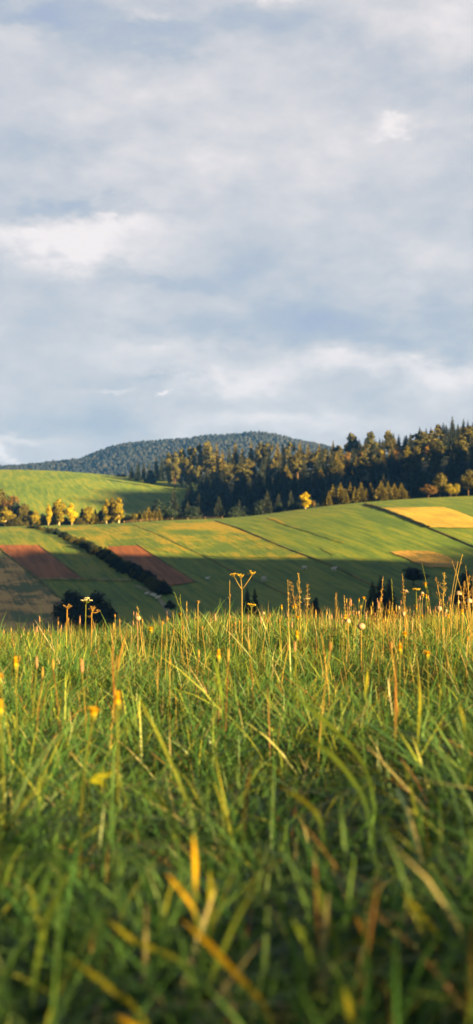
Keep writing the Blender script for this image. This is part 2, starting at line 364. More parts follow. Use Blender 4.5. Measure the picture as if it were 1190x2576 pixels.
def broadleaf(seed, kind='round', leaves=1500, lsize=None):
    rng = np.random.default_rng(seed); mb = MB(); tb = MB(); lobes = []
    # 10 m tall reference tree
    if kind == 'round':
        for i in range(11):
            a = rng.uniform(0, 6.28); rr = rng.uniform(.4, 2.6); z = rng.uniform(3.0, 8.2)
            q = 1-abs(z-5.4)/5.5; r = rng.uniform(1.1, 1.9)
            lobes.append((rr*math.cos(a)*q, rr*math.sin(a)*q, z, r, r, r*.9))
        lobes.append((rng.uniform(-.4, .4), 0, 8.7, 1.2, 1.2, 1.25)); lobes.append((0, 0, 5.2, 2.2, 2.2, 2.6))
    elif kind == 'pine':
        for i in range(15):
            z = 3.0 + 6.0*i/14; q = math.sin(math.pi*min(1, (z-1.2)/10.0))**.6; a = rng.uniform(0, 6.28); rr = rng.uniform(.3, 1.4)*q
            r = rng.uniform(.6, 1.15)*max(q, .55); lobes.append((rr*math.cos(a), rr*math.sin(a), z, r, r, r*.9))
        lobes.append((.1, 0, 9.3, .55, .55, .7))
    elif kind == 'tall':
        for i in range(12):
            z = 1.7 + 6.9*i/11; q = math.sin(math.pi*min(1, (z-.6)/9.6))**.8; a = rng.uniform(0, 6.28); rr = rng.uniform(.2, 1.1)*q
            r = rng.uniform(.7, 1.15)*max(q, .5); lobes.append((rr*math.cos(a), rr*math.sin(a), z, r, r, r*1.35))
        lobes.append((.1, 0, 9.2, .45, .45, .9))
    else:  # bush, widest at the ground
        for i in range(11):
            a = rng.uniform(0, 6.28); rr = rng.uniform(.5, 3.2); z = rng.uniform(1.2, 7.4)*(1-rr/7); r = rng.uniform(1.4, 2.3)
            lobes.append((rr*math.cos(a), rr*math.sin(a), z+.8, r, r, r))
        lobes.append((0, 0, 7.6, 1.7, 1.7, 1.8))
        for i in range(7):
            a = i*.9+rng.uniform(-.2, .2); lobes.append((2.7*math.cos(a), 2.7*math.sin(a), rng.uniform(1.2, 3.4), 1.6, 1.6, 1.9))
    crown_leaves(mb, lobes, int(leaves*1.6), lsize or (.66 if kind not in ('tall', 'pine') else .55), rng)
    tb.tube([(0, 0, -.6), (.05, 0, 1.5), (-.08, .05, 4), (.05, 0, 7.6)], [.2, .15, .11, .03], 7)
    for l in lobes[:7]:
        z0 = max(.8, l[2]-2.2); tb.tube([(0, 0, z0), (l[0]*.5, l[1]*.5, z0+1.0), (l[0], l[1], l[2])], [.08, .05, .02], 5)
    return mb, tb
def conifer(seed, kind='spruce', n=26):
    rng = np.random.default_rng(seed); mb = MB(); tb = MB()
    loose = kind != 'spruce'; base = .4 if kind == 'spruce' else (1.2 if kind == 'larch' else 3.6)
    for i in range(n):
        f = i/(n-1); z = base + (9.8-base)*f
        if kind == 'pine': R = 1.9*math.sin(math.pi*min(1, .22+.78*f))**.7 * rng.uniform(.65, 1.1) + .1
        else: R = (2.0 if loose else 1.75)*(1-f)**.85*rng.uniform(.7, 1.12) + .12
        nb = int(6 + 9*(1-f)); a0 = rng.uniform(0, 6.28)
        for k in range(nb):
            a = a0 + 6.283*k/nb + rng.uniform(-.25, .25); r = R*rng.uniform(.65, 1.15); dr = rng.uniform(.1, .32)*r if not loose else rng.uniform(-.3, .12)*r
            for q in range(3):
                f0, f1 = .15+q*.28, .15+(q+1)*.3; w = (.28 + .22*R)*(1.1-f0*.6)*rng.uniform(.7, 1.2)
                c0 = np.array([math.cos(a)*r*f0, math.sin(a)*r*f0, z-dr*f0]); c1 = np.array([math.cos(a)*r*f1, math.sin(a)*r*f1, z-dr*f1 - .05])
                sd = np.array([-math.sin(a), math.cos(a), rng.uniform(-.5, .5)])*w*.5
                mb.add([c0-sd, c0+sd, c1+sd*.5+[0, 0, -.14*w], c1-sd*.5+[0, 0, -.14*w]], [(0, 1, 2, 3)], float(np.clip(.38+rng.normal(0, .15)+.1*q, 0, 1)))
                # hanging sprays give the bough depth
                mb.add([c0+[0, 0, .06], c1+[0, 0, .05], c1+[0, 0, -.4*w-.05], c0+[0, 0, -.6*w]], [(0, 1, 2, 3)], float(np.clip(.3+rng.normal(0, .12), 0, 1)))
    tb.tube([(0, 0, -.8), (0, 0, 3), (0, 0, 9.7)], [.17, .13, .02], 6)
    mb.tube([(0, 0, 9.3), (0, 0, 10.2)], [.07, .01], 4, .4)
    return mb, tb
PROTO = {}
def proto(key, mbs, leafm, bark):
    PROTO[key] = (mbs[0].mesh('crown', leafm), mbs[1].mesh('trunk', bark, True))
def getp(sp, v):
    key = (sp, v)
    if key in PROTO: return PROTO[key]
    seed = {'yellow': 10, 'gold': 20, 'olive': 40, 'russet': 60, 'dark': 80, 'spruce': 100, 'larch': 120, 'pine': 140, 'darkbush': 160, 'olivebush': 180, 'goldround': 200}[sp]+v
    if sp == 'pine': proto(key, broadleaf(seed, 'pine', 1600), LM[sp], BARK)
    elif sp in ('spruce', 'larch'): proto(key, conifer(seed, sp), LM[sp], BARK)
    elif sp in ('yellow', 'gold'): proto(key, broadleaf(seed, 'tall', 2200), LM[sp], BIRCH)
    elif sp == 'goldround': proto(key, broadleaf(seed, 'round', 1500), LM['gold'], BARK)
    elif sp == 'darkbush': proto(key, broadleaf(seed, 'bush', 2600), LM['dark'], BARK)
    elif sp == 'olivebush': proto(key, broadleaf(seed, 'bush', 1500), LM['olive'], BARK)
    else: proto(key, broadleaf(seed, 'round', 1500), LM[sp], BARK)
    return PROTO[key]
BASEW = {'yellow': 3.4, 'gold': 3.2, 'olive': 6.2, 'russet': 6.2, 'dark': 6.2, 'spruce': 3.2, 'larch': 3.5, 'pine': 3.5, 'darkbush': 8.5, 'olivebush': 8.5, 'goldround': 6.4}
NAMES = {'yellow': 'birch_tree', 'gold': 'birch_tree', 'olive': 'broadleaf_tree', 'russet': 'broadleaf_tree', 'dark': 'broadleaf_tree', 'goldround': 'broadleaf_tree',
         'spruce': 'spruce_tree', 'larch': 'larch_tree', 'pine': 'pine_tree', 'darkbush': 'shrub', 'olivebush': 'shrub'}
def plant_tree(sp, v, x, y, h, w, label, cat='tree', group=None, name=None, sink=.3):
    cm, tm = getp(sp, v)
    e = empty(name or NAMES[sp], (x, y, h1(x, y)-sink*.1), label=label, cat=cat, group=group)
    e.rotation_euler.z = random.uniform(0, 6.28)
    k = w/BASEW[sp]; e.scale = (k, k, h/10.0)
    link(bpy.data.objects.new('crown', cm), e); link(bpy.data.objects.new('trunk', tm), e)
    return e
def tree_px(sp, v, px, base, top, wpx, y, label, **kw):
    x = (px-CX)/F*y; z = h1(x, y); ztop = (HR-top)/F*y
    return plant_tree(sp, v, x, y, ztop-z, wpx/F*y, label, **kw)

# the tree belt behind the left ridge
belt = [('olive', 1, 4, 1230, 36, 650, 'tall olive brown tree at the left edge of the picture'),
 ('russet', 1, 27, 1247, 36, 648, 'brownish round tree near the left edge behind the golden shrub'),
 ('gold', 2, 14, 1276, 34, 618, 'golden olive tree in front of the darker trees at the left edge'),
 ('dark', 1, 42, 1262, 28, 640, 'dark round tree between brownish crowns at far left'),
 ('olive', 2, 60, 1266, 30, 636, 'olive brown tree left of the lone green bush'),
 ('olivebush', 1, 48, 1296, 30, 616, 'low pale olive shrub below the dark round tree'),
 ('olive', 3, 76, 1284, 22, 626, 'small olive tree left of the yellow green bush'),
 ('goldround', 1, 88, 1284, 22, 614, 'yellow green oval bush at the top end of the hedge'),
 ('darkbush', 1, 106, 1290, 26, 632, 'dark low shrub left of the slim yellow birch'),
 ('yellow', 1, 122, 1269, 15, 616, 'slim bright yellow birch, leftmost of the birches'),
 ('gold', 1, 135, 1277, 15, 624, 'thin pale trunked birch squeezed between yellow and gold birches'),
 ('gold', 3, 149, 1256, 28, 617, 'tall oval gold birch standing second among the larger birches'),
 ('darkbush', 2, 165, 1300, 26, 640, 'dark shrub behind the gap between two gold birches'),
 ('yellow', 2, 181, 1267, 23, 617, 'yellow birch with a white trunk standing alone on the ridge'),
 ('olivebush', 2, 203, 1302, 24, 618, 'low olive shrub right of the lone yellow birch'),
 ('dark', 2, 208, 1279, 17, 632, 'dark tree just left of the broad golden tree'),
 ('goldround', 2, 222, 1274, 26, 620, 'broad golden tree between the dark tree and thin olive trees'),
 ('larch', 2, 240, 1281, 15, 620, 'thin olive tree with a visible stem right of the broad golden tree'),
 ('olive', 4, 254, 1283, 17, 622, 'small olive brown tree left of the tall gold clump'),
 ('gold', 4, 268, 1257, 20, 618, 'tall gold birch on the left of the tall clump'),
 ('gold', 2, 281, 1252, 18, 624, 'tallest narrow birch in the middle of the tall clump'),
 ('gold', 5, 299, 1254, 34, 618, 'widest gold birch on the right of the tall clump'),
 ('darkbush', 1, 321, 1292, 20, 626, 'dark shrub at the right foot of the tall gold clump'),
 ('olivebush', 1, 336, 1288, 18, 620, 'small olive shrub right of the dark shrub on the ridge'),
 ('larch', 1, 351, 1285, 14, 620, 'small olive larch, first of the young row on the ridge'),
 ('larch', 3, 363, 1283, 13, 618, 'small slim larch, second of the young row on the ridge'),
 ('larch', 2, 374, 1275, 18, 620, 'tallest olive larch of the young row on the ridge'),
 ('larch', 1, 388, 1284, 15, 620, 'small larch right of the tallest young larch'),
 ('larch', 3, 400, 1277, 13, 620, 'slim larch at the right end of the young row')]
for sp, v, px, top, w, y, lab in belt: tree_px(sp, v, px, 0, top-1.5, w*1.28, y, lab, group='trees along the left ridge')
for i in range(22):
    px = (8, 20, 38, 52, 68, 80, 95, 113, 128, 142, 158, 170, 190, 214, 230, 246, 258, 275, 290, 308, 330, 344)[i]
    tree_px('olivebush' if i % 3 else 'goldround', 1+i % 2, px+random.uniform(-3, 3), 0, random.uniform(1290, 1306), random.uniform(16, 26), random.uniform(622, 634), 'low olive or gold shrub filling the foot of the ridge trees', group='low shrubs at the foot of the ridge trees', cat='shrub')
for i, (sp, px, top, w) in enumerate([('olive', -30, 1236, 44), ('dark', -62, 1250, 40), ('goldround', -95, 1258, 34), ('olive', -130, 1246, 44), ('gold', -165, 1260, 26), ('olive', 1250, 1184, 44), ('dark', 1290, 1178, 46)]):
    tree_px(sp, 1, px, 0, top, w, 630, 'tree of the ridge belt just beyond the edge of the view', group='ridge trees beyond the edge of the view')
for i, (px, top, w) in enumerate([(2, 1300, 30), (30, 1303, 26), (66, 1302, 24), (98, 1300, 22), (112, 1302, 22), (160, 1305, 24), (196, 1304, 22), (232, 1302, 24), (262, 1303, 20), (310, 1300, 20)]):
    tree_px('darkbush', 1+i % 2, px, 0, top, w, 640, 'dark low undergrowth shrub filling gaps behind the birches', group='undergrowth shrubs behind the birches', cat='shrub')

ridge = [('yellow', 3, 768, 1238, 30, 612, 'bright yellow round topped tree alone at the edge of the wood', 'round'),
 ('russet', 2, 788, 1259, 11, 612, 'tiny brown sapling right of the bright yellow tree', ''),
 ('larch', 1, 818, 1250, 13, 612, 'short olive larch at the left end of the larch row', ''),
 ('larch', 2, 827, 1234, 14, 611, 'small bright yellowish larch in front of the row', ''),
 ('larch', 3, 837, 1217, 20, 618, 'third larch of the row, slim with a thin top', ''),
 ('larch', 1, 857, 1213, 28, 618, 'wide double larch left of the middle of the row', ''),
 ('larch', 2, 870, 1229, 15, 613, 'shorter larch in front of the wide double larch', ''),
 ('larch', 3, 881, 1213, 21, 618, 'pointed larch left of a broad yellow olive one', ''),
 ('larch', 1, 893, 1223, 16, 615, 'short larch wedged beside the broad yellow olive larch', ''),
 ('larch', 2, 908, 1213, 26, 616, 'broad yellow olive larch in the middle of the row', ''),
 ('larch', 3, 921, 1227, 14, 616, 'small larch right of the broad middle larch', ''),
 ('larch', 1, 932, 1214, 20, 618, 'dark pointed larch before the dark gap', ''),
 ('larch', 2, 958, 1210, 28, 614, 'tall bright larch right of the dark gap', ''),
 ('larch', 3, 976, 1209, 23, 616, 'tall narrow larch, second right of the dark gap', ''),
 ('larch', 1, 992, 1215, 24, 617, 'olive larch, third right of the dark gap', ''),
 ('larch', 2, 1010, 1215, 27, 618, 'last larch at the right end of the row', ''),
 ('russet', 3, 1078, 1217, 40, 618, 'round orange olive tree left of the big olive tree', ''),
 ('olive', 1, 1106, 1189, 46, 622, 'big olive green tree, tallest of the clump by the stubble', ''),
 ('goldround', 1, 1133, 1216, 32, 616, 'round gold olive tree at the right of the big olive tree', ''),
 ('goldround', 2, 1148, 1215, 20, 618, 'small bright gold tree on the right side of the clump', ''),
 ('olive', 2, 1178, 1180, 42, 622, 'tall brown olive tree near the right edge of the picture', ''),
 ('russet', 1, 1210, 1186, 44, 622, 'russet tree cut off by the right edge of the picture', '')]
for sp, v, px, top, w, y, lab, _ in ridge: tree_px(sp, v, px, 0, top, w*1.18, y, lab, group='trees on the right ridge before the wood')

crestt = [('spruce', 1, 295, 1190, 14, 1000), ('goldround', 1, 318, 1194, 12, 1000), ('darkbush', 1, 310, 1190, 16, 1002)]
tree_px('spruce', 1, 297, 0, 1190, 14, 1010, 'tiny dark spruce at the left end of the wood crest')
tree_px('russet', 1, 333, 0, 1191, 12, 1005, 'small orange lit bush beside the first crest spruces', cat='shrub')
tree_px('darkbush', 1, 311, 0, 1191, 18, 1012, 'dark low bush on the crest left of the spruces', cat='shrub')
crest_trees = [('spruce', 1, 347, 1160, 22, 985), ('spruce', 2, 331, 1168, 15, 995), ('spruce', 3, 362, 1162, 16, 990), ('spruce', 2, 376, 1160, 18, 985), ('darkbush', 2, 379, 1178, 34, 968), ('spruce', 1, 393, 1146, 24, 990), ('spruce', 3, 407, 1143, 22, 995), ('pine', 1, 424, 1139, 26, 985)]
for k, (sp, v, px, top, w, y) in enumerate(crest_trees):
    tree_px(sp, v, px, 0, top, w, y, 'dark spruce or bush standing on the crest right of the far green field', group='dark trees on the crest edge', cat='tree')
for k, (px, top) in enumerate([(427, 1164), (441, 1169), (455, 1168), (468, 1174), (478, 1178), (490, 1181)]):
    tree_px('pine' if k % 2 else 'gold', 1+k % 3, px, 0, top, 22, 962-k*5, 'gold topped small tree in front of the dark wood beside the far field', group='small gold trees at the wood edge')
for k, (px, top, y, w) in enumerate([(505, 1190, 900, 22), (537, 1190, 905, 22), (557, 1186, 900, 24), (517, 1213, 830, 30)]):
    tree_px('spruce', 1+k % 3, px, 0, top, w, y, 'separate pointed dark spruce on the wood edge above the gully', group='separate spruces by the gully')

# golden skyline crowns of the wood
sky_t = [('pine', 440, 1135, 24), ('pine', 458, 1128, 24), ('pine', 478, 1124, 26), ('pine', 500, 1117, 30), ('pine', 522, 1110, 34), ('larch', 545, 1114, 30), ('larch', 560, 1130, 24),
 ('larch', 592, 1112, 30), ('spruce', 576, 1118, 20), ('larch', 610, 1125, 22), ('larch', 632, 1110, 22), ('pine', 655, 1112, 24), ('pine', 675, 1112, 28), ('larch', 698, 1112, 24), ('spruce', 712, 1116, 20), ('pine', 730, 1112, 26), ('larch', 755, 1112, 30), ('larch', 775, 1116, 24),
 ('larch', 803, 1116, 24), ('pine', 820, 1128, 24), ('larch', 838, 1107, 22), ('goldround', 858, 1135, 24), ('pine', 882, 1088, 26), ('pine', 893, 1096, 20), ('spruce', 903, 1103, 18), ('pine', 934, 1085, 30), ('spruce', 918, 1102, 20), ('spruce', 955, 1100, 18), ('pine', 976, 1082, 26), ('spruce', 990, 1088, 16), ('spruce', 1003, 1092, 20), ('spruce', 1018, 1096, 18),
 ('spruce', 1032, 1088, 16), ('pine', 1046, 1090, 24), ('spruce', 1056, 1073, 20), ('spruce', 1072, 1076, 18), ('spruce', 1084, 1074, 18), ('pine', 1100, 1066, 24), ('spruce', 1115, 1062, 24), ('spruce', 1138, 1046, 26), ('spruce', 1152, 1066, 20), ('spruce', 1166, 1052, 22), ('spruce', 1177, 1056, 18), ('spruce', 1190, 1060, 22), ('spruce', 1205, 1052, 22), ('spruce', 1222, 1050, 22)]
for k, (sp, px, top, w) in enumerate(sky_t):
    y = 1000 + (k*37) % 40
    if px < 570: y = 930 + (k*17) % 20
    gl = {'pine': 'tall gold lit pine on the skyline of the wood', 'larch': 'tall gold lit larch on the skyline of the wood', 'spruce': 'dark pointed spruce on the skyline of the wood', 'goldround': 'round golden tree on the skyline of the wood'}[sp]
    tree_px(sp, 1+k % 3 if sp != 'goldround' else 1, px, 0, top, w*1.15, y, gl, group='skyline trees of the wood')
# trees with a colour of their own inside the wood
for sp, px, top, w, y, lab in [('russet', 872, 1136, 22, 955, 'round orange tree at the left of the lit wood front'), ('russet', 902, 1137, 24, 955, 'pinkish orange round tree beside its twin in the wood'),
        ('goldround', 957, 1130, 30, 950, 'yellow gold round tree lower in the lit wood front'), ('russet', 993, 1130, 30, 950, 'orange round tree left of the brightest crown in the wood'),
        ('goldround', 1023, 1122, 34, 948, 'brightest orange gold round crown in the wood'), ('russet', 1076, 1118, 24, 955, 'russet crown right of the brightest round crown'),
        ('russet', 1064, 1088, 24, 1010, 'rust brown crown high in the wood on the right'), ('pine', 1108, 1082, 30, 1005, 'pale gold pine high in the wood on the right')]:
    tree_px(sp, 1, px, 0, top, w, y, lab)
# the body of the wood
spots = []
yv = 668.0
while yv < 1040:
    stepx = 11.0 + (yv-668)*.006; xw = (wood_edge(yv)-CX)/F*yv
    while xw < (1245-CX)/F*yv:
        x = xw + random.uniform(-3.2, 3.2); y = yv + random.uniform(-4, 4); px = CX+F*x/y
        if px > wood_edge(y)+4: spots.append((x, y, px))
        xw += stepx
    yv += 14.5 + (yv-668)*.035
spots.sort(key=lambda s: s[1])
for x, y, px in spots:
    r = random.random(); dd = (y-668)/340
    if y < 700: sp = 'spruce' if (px > 800 or r < .35) else 'dark'
    elif y < 830: sp = 'dark' if r < .6 else 'spruce'
    else: sp = ('spruce' if r < .62 else 'pine' if r < .8 else 'larch' if r < .92 else 'olive') if px < 1030 else ('spruce' if r < .72 else 'pine' if r < .9 else 'larch')
    h = {'dark': random.uniform(9, 14), 'spruce': random.uniform(12, 19), 'pine': random.uniform(14, 19), 'larch': random.uniform(12, 17), 'olive': random.uniform(9, 14)}[sp]
    if y < 760: h *= .8
    w = {'dark': h*.95, 'olive': h*.85, 'spruce': h*.46, 'pine': h*.55, 'larch': h*.5}[sp]*random.uniform(1., 1.3)
    # stay under the skyline
    lim = np.interp(px, [380, 430, 480, 520, 560, 600, 740, 800, 860, 930, 1000, 1060, 1140, 1240], [1176, 1152, 1130, 1118, 1124, 1121, 1122, 1128, 1116, 1104, 1100, 1083, 1063, 1058])
    h = min(h, (HR-lim)/F*y - h1(x, y))
    if h < 4: continue
    lab = {'dark': 'dark broadleaf tree in the shaded body of the wood', 'olive': 'olive broadleaf tree in the body of the wood', 'spruce': 'dark spruce in the body of the wood', 'pine': 'brownish pine in the body of the wood', 'larch': 'golden larch in the body of the wood'}[sp]
    plant_tree(sp, random.randint(1, 3), x, y, h, w, lab, group={'dark': 'dark broadleaf trees of the wood', 'olive': 'olive broadleaf trees of the wood', 'spruce': 'spruces of the wood', 'pine': 'pines of the wood', 'larch': 'larches of the wood'}[sp])
print('wood trees', len(spots))

# hedge bushes running down the slope
hp = []
for a, b in zip(HEDGE, HEDGE[1:]):
    for k in range(8): t = k/8; hp.append(unproject(a[0]+(b[0]-a[0])*t, a[1]+(b[1]-a[1])*t))
for i, (x, y) in enumerate(hp):
    f = i/len(hp); base = 1.7 + 1.2*min(1, f*2.2)
    for k in range(2 if (f > .3 or i % 2) else 1):
        h = base*random.uniform(.5, 1.2); sp = 'darkbush' if random.random() < .6 else 'olivebush'
        plant_tree(sp, 1+i % 2, x+random.uniform(-1.2, 1.2), y+random.uniform(-1.5, 1.5), h, h*random.uniform(1.1, 1.7),
                   'dark bush of the diagonal hedge between the ploughed plots' if sp == 'darkbush' else 'olive bush of the diagonal hedge between the ploughed plots',
                   cat='bush', group='bushes of the diagonal hedge', name='hedge_bush')
def bush_px(sp, v, px, top, base, w, lab, cat='bush', name=None, y=None):
    if y is None: x, y = unproject(px, base)
    x = (px-CX)/F*y; z = h1(x, y)
    return plant_tree(sp, v, x, y, (HR-top)/F*y - z, w/F*y, lab, cat=cat, name=name)
bush_px('goldround', 2, 266, 1374, 1388, 15, 'yellow bush in the diagonal hedge beside the smaller ploughed plot', name='hedge_bush')
bush_px('darkbush', 1, 182, 1476, 1575, 106, 'big dark round bush, left half of the pair behind the grass crest', y=322)
bush_px('darkbush', 2, 245, 1480, 1575, 104, 'big dark round bush, right half of the pair behind the grass crest', y=318)
bush_px('spruce', 1, 622, 1477, 1560, 36, 'dark narrow conifer left of its twin behind the tall umbel plant', cat='tree', y=330)
bush_px('spruce', 2, 641, 1479, 1560, 32, 'dark narrow conifer right of its twin behind the tall umbel plant', cat='tree', y=330)
for k, (px, top, w) in enumerate([(937, 1462, 40), (957, 1448, 44), (979, 1455, 44)]):
    bush_px('spruce', 1+k, px, top, 1560, w*1.2, ['left low black green conifer of the clump behind the meadow crest', 'tallest black green conifer of the clump behind the meadow crest', 'right black green conifer of the clump behind the meadow crest'][k], cat='tree', y=330-k*2)
bush_px('dark', 1, 1040, 1426, 1560, 70, 'loose dark green tree right of the black green conifer clump', cat='tree', y=372)
bush_px('darkbush', 2, 1172, 1428, 1560, 62, 'brown green bush behind the tall dry grasses at the right edge', y=336)
bush_px('darkbush', 1, 795, 1497, 1560, 30, 'small dark bush top just above the meadow crest', y=325)
bush_px('darkbush', 2, 427, 1508, 1545, 30, 'dark bush at the lower end of the diagonal hedge', y=345)

# far wooded mountain as one mass
def far_wood():
    rng = np.random.default_rng(5); N = 15000
    y = rng.uniform(2560, 3420, N); px = rng.uniform(-260, 1400, N); x = (px-CX)/F*y
    z = Hbase(x, y) + (6*np.sin(x*.011+1)*np.sin(y*.009) + 4*np.sin(x*.027)*np.sin(y*.02+2))
    keep = np.abs(px-600) < 900; x, y, z = x[keep], y[keep], z[keep]; n = len(x)
    mbv = []; fac = []; tone = []
    nk = 7
    ang = np.arange(nk)*2*np.pi/nk
    rings = [(0, .25), (.25, .95), (.55, .9), (.82, .5), (1, .05)]
    hgt = rng.uniform(6, 11, n); con = rng.random(n) < .35; rad = np.where(con, hgt*.26, hgt*.5)
    vs = []
    for f, r in rings:
        rr = rad*np.where(con, max(.04, 1-f), r)
        j = rng.uniform(.7, 1.3, (n, nk))
        vs.append(np.stack([x[:, None]+rr[:, None]*j*np.cos(ang), y[:, None]+rr[:, None]*j*np.sin(ang), (z+f*hgt)[:, None]+rng.uniform(-.6, .6, (n, nk))], 2))
    Vv = np.stack(vs, 1).reshape(n, -1, 3)
    f = [(i*nk+k, i*nk+(k+1) % nk, (i+1)*nk+(k+1) % nk, (i+1)*nk+k) for i in range(len(rings)-1) for k in range(nk)]
    f = np.array(f); FF = (f[None]+ (np.arange(n)*len(rings)*nk)[:, None, None]).reshape(-1, 4)
    tn = np.repeat(np.clip(rng.normal(.38, .12, n)+.2*np.sin(x*.021+y*.013)*np.sin(y*.03-x*.008+1)+.12*np.sin(x*.06)*np.sin(y*.05), 0, 1), len(rings)*nk)
    me = mkmesh('far_wood', Vv.reshape(-1, 3), FF, LM['far'], tn, False)
    o = link(bpy.data.objects.new('far_wood', me)); tag(o, 'blue grey wooded mountain slope on the far horizon', 'wood', kind='stuff')
far_wood()

# fences
def fence(line, label, post_px, y1=612., wire=True, hh=1.15):
    p = [unproject(*q, 300., y1) for q in line]
    root = empty('fence', (p[0][0], p[0][1], h1(*p[0])), label=label, cat='fence'); ox, oy, oz = root.location
    dist = [0]
    for a, b in zip(p, p[1:]): dist.append(dist[-1]+math.dist(a, b))
    n = max(2, int(dist[-1]/post_px)); P = []
    for i in range(n+1):
        d = dist[-1]*i/n; x = np.interp(d, dist, [q[0] for q in p]); y = np.interp(d, dist, [q[1] for q in p]); P.append((x-ox, y-oy, h1(x, y)-oz))
    for q in P:
        mb = MB(); mb.tube([(q[0], q[1], q[2]-.3), (q[0]+.02, q[1], q[2]+hh*.6), (q[0]+random.uniform(-.06, .06), q[1], q[2]+hh)], [.09, .085, .075], 6); mb.obj('post', WOOD, root)
    if wire:
        for hz in (.5, .95):
            mb = MB(); mb.tube([(q[0], q[1]-.1, q[2]+hz) for q in P], .03, 4); mb.obj('rail', WOOD, root)
fence([(312, 1316.5), (400, 1310), (470, 1308), (560, 1305.5)], 'low wooden post and rail fence along the grassy ridge before the wood', 7.0)
fence([(110, 1459), (180, 1458.5), (250, 1459.5), (325, 1462.5)], 'row of short pale posts on the dry strip below the ploughed plot', 4.5, wire=False, hh=.9)

# lone autumn bush on the far field crest
tree_px('russet', 2, 74, 0, 1178.5, 8, 1028, 'tiny orange bush on the crest of the far green field', cat='bush', name='shrub')

# ------------------------------------------------------------------ sheep
def simple(name, c, r=.9):
    m, nt, b = mat(name); tc = nt.nodes.new('ShaderNodeTexCoord')
    d = tuple(q*.75 for q in c)
    nt.links.new(ramp(nt, [(.35, d), (.65, c)], noise(nt, tc.outputs['Object'], 14, 3)), b.inputs['Base Color']); b.inputs['Roughness'].default_value = r; return m
WOOL = simple('wool', (.85, .76, .68)); FACE = simple('sheep_face', (.3, .22, .17))
def skin_mesh(name, verts, edges, radii, m, root=0):
    me = bpy.data.meshes.new(name); me.from_pydata(verts, edges, []); o = bpy.data.objects.new(name, me); COL.objects.link(o)
    md = o.modifiers.new('s', 'SKIN'); md.use_smooth_shade = True
    sv = me.skin_vertices[0].data
    for i, r in enumerate(radii): sv[i].radius = (r, r) if np.isscalar(r) else r; sv[i].use_root = (i == root)
    sd = o.modifiers.new('u', 'SUBSURF'); sd.levels = 2; sd.render_levels = 2
    dg = bpy.context.evaluated_depsgraph_get(); m2 = bpy.data.meshes.new_from_object(o.evaluated_get(dg)); bpy.data.objects.remove(o)
    m2.name = name; m2.materials.clear(); m2.materials.append(m); return m2
def sheep_meshes():
    out = {}
    # grazing sheep along +X, feet at z = 0
    V = [(0, 0, .62), (.28, 0, .63), (-.28, 0, .64), (-.46, 0, .6), (.44, 0, .66), (.6, 0, .5), (.7, 0, .3), (.78, 0, .14)]
    E = [(0, 1), (0, 2), (2, 3), (1, 4), (4, 5), (5, 6), (6, 7)]; R = [.26, .25, .26, .16, .18, .1, .085, .05]
    for x, s in ((.3, 1), (.3, -1), (-.32, 1), (-.32, -1)):
        i = len(V); V += [(x, .13*s, .42), (x+(.02 if x > 0 else -.05), .13*s, .24), (x+(.02 if x > 0 else 0), .13*s, .02)]
        E += [(1 if x > 0 else 2, i), (i, i+1), (i+1, i+2)]; R += [.09, .045, .035]
    i = len(V); V += [(-.54, 0, .5), (-.56, 0, .38)]; E += [(3, i), (i, i+1)]; R += [.05, .035]
    out['graze'] = skin_mesh('body', V, E, R, WOOL)
    V = [(0, 0, .62), (.28, 0, .64), (-.28, 0, .64), (-.46, 0, .6), (.42, 0, .74), (.54, 0, .9), (.68, 0, .9), (.76, 0, .85)]
    E = [(0, 1), (0, 2), (2, 3), (1, 4), (4, 5), (5, 6), (6, 7)]; R = [.26, .25, .26, .16, .17, .1, .085, .05]
    for x, s, k in ((.3, 1, .08), (.3, -1, -.06), (-.32, 1, -.08), (-.32, -1, .08)):
        i = len(V); V += [(x, .13*s, .42), (x+k*.5, .13*s, .24), (x+k, .13*s, .02)]; E += [(1 if x > 0 else 2, i), (i, i+1), (i+1, i+2)]; R += [.09, .045, .035]
    i = len(V); V += [(-.54, 0, .5), (-.56, 0, .38)]; E += [(3, i), (i, i+1)]; R += [.05, .035]
    out['stand'] = skin_mesh('body', V, E, R, WOOL)
    V = [(0, 0, .27), (.28, 0, .28), (-.28, 0, .28), (-.46, 0, .22), (.42, 0, .4), (.52, 0, .56), (.66, 0, .56), (.74, 0, .51)]
    E = [(0, 1), (0, 2), (2, 3), (1, 4), (4, 5), (5, 6), (6, 7)]; R = [.27, .25, .27, .17, .16, .1, .085, .05]
    for x, s in ((.25, 1), (.25, -1), (-.3, 1), (-.3, -1)):
        i = len(V); V += [(x, .2*s, .12), (x+.17, .24*s, .06), (x+.02, .26*s, .05)]; E += [(1 if x > 0 else 2, i), (i, i+1), (i+1, i+2)]; R += [.07, .045, .035]
    out['lie'] = skin_mesh('body', V, E, R, WOOL); return out
SH = sheep_meshes()
def ear_mesh(hx, hz):
    mb = MB()
    for s in (1, -1): mb.blob((hx, .11*s, hz), (.025, .07, .03), 6, 4)
    return mb
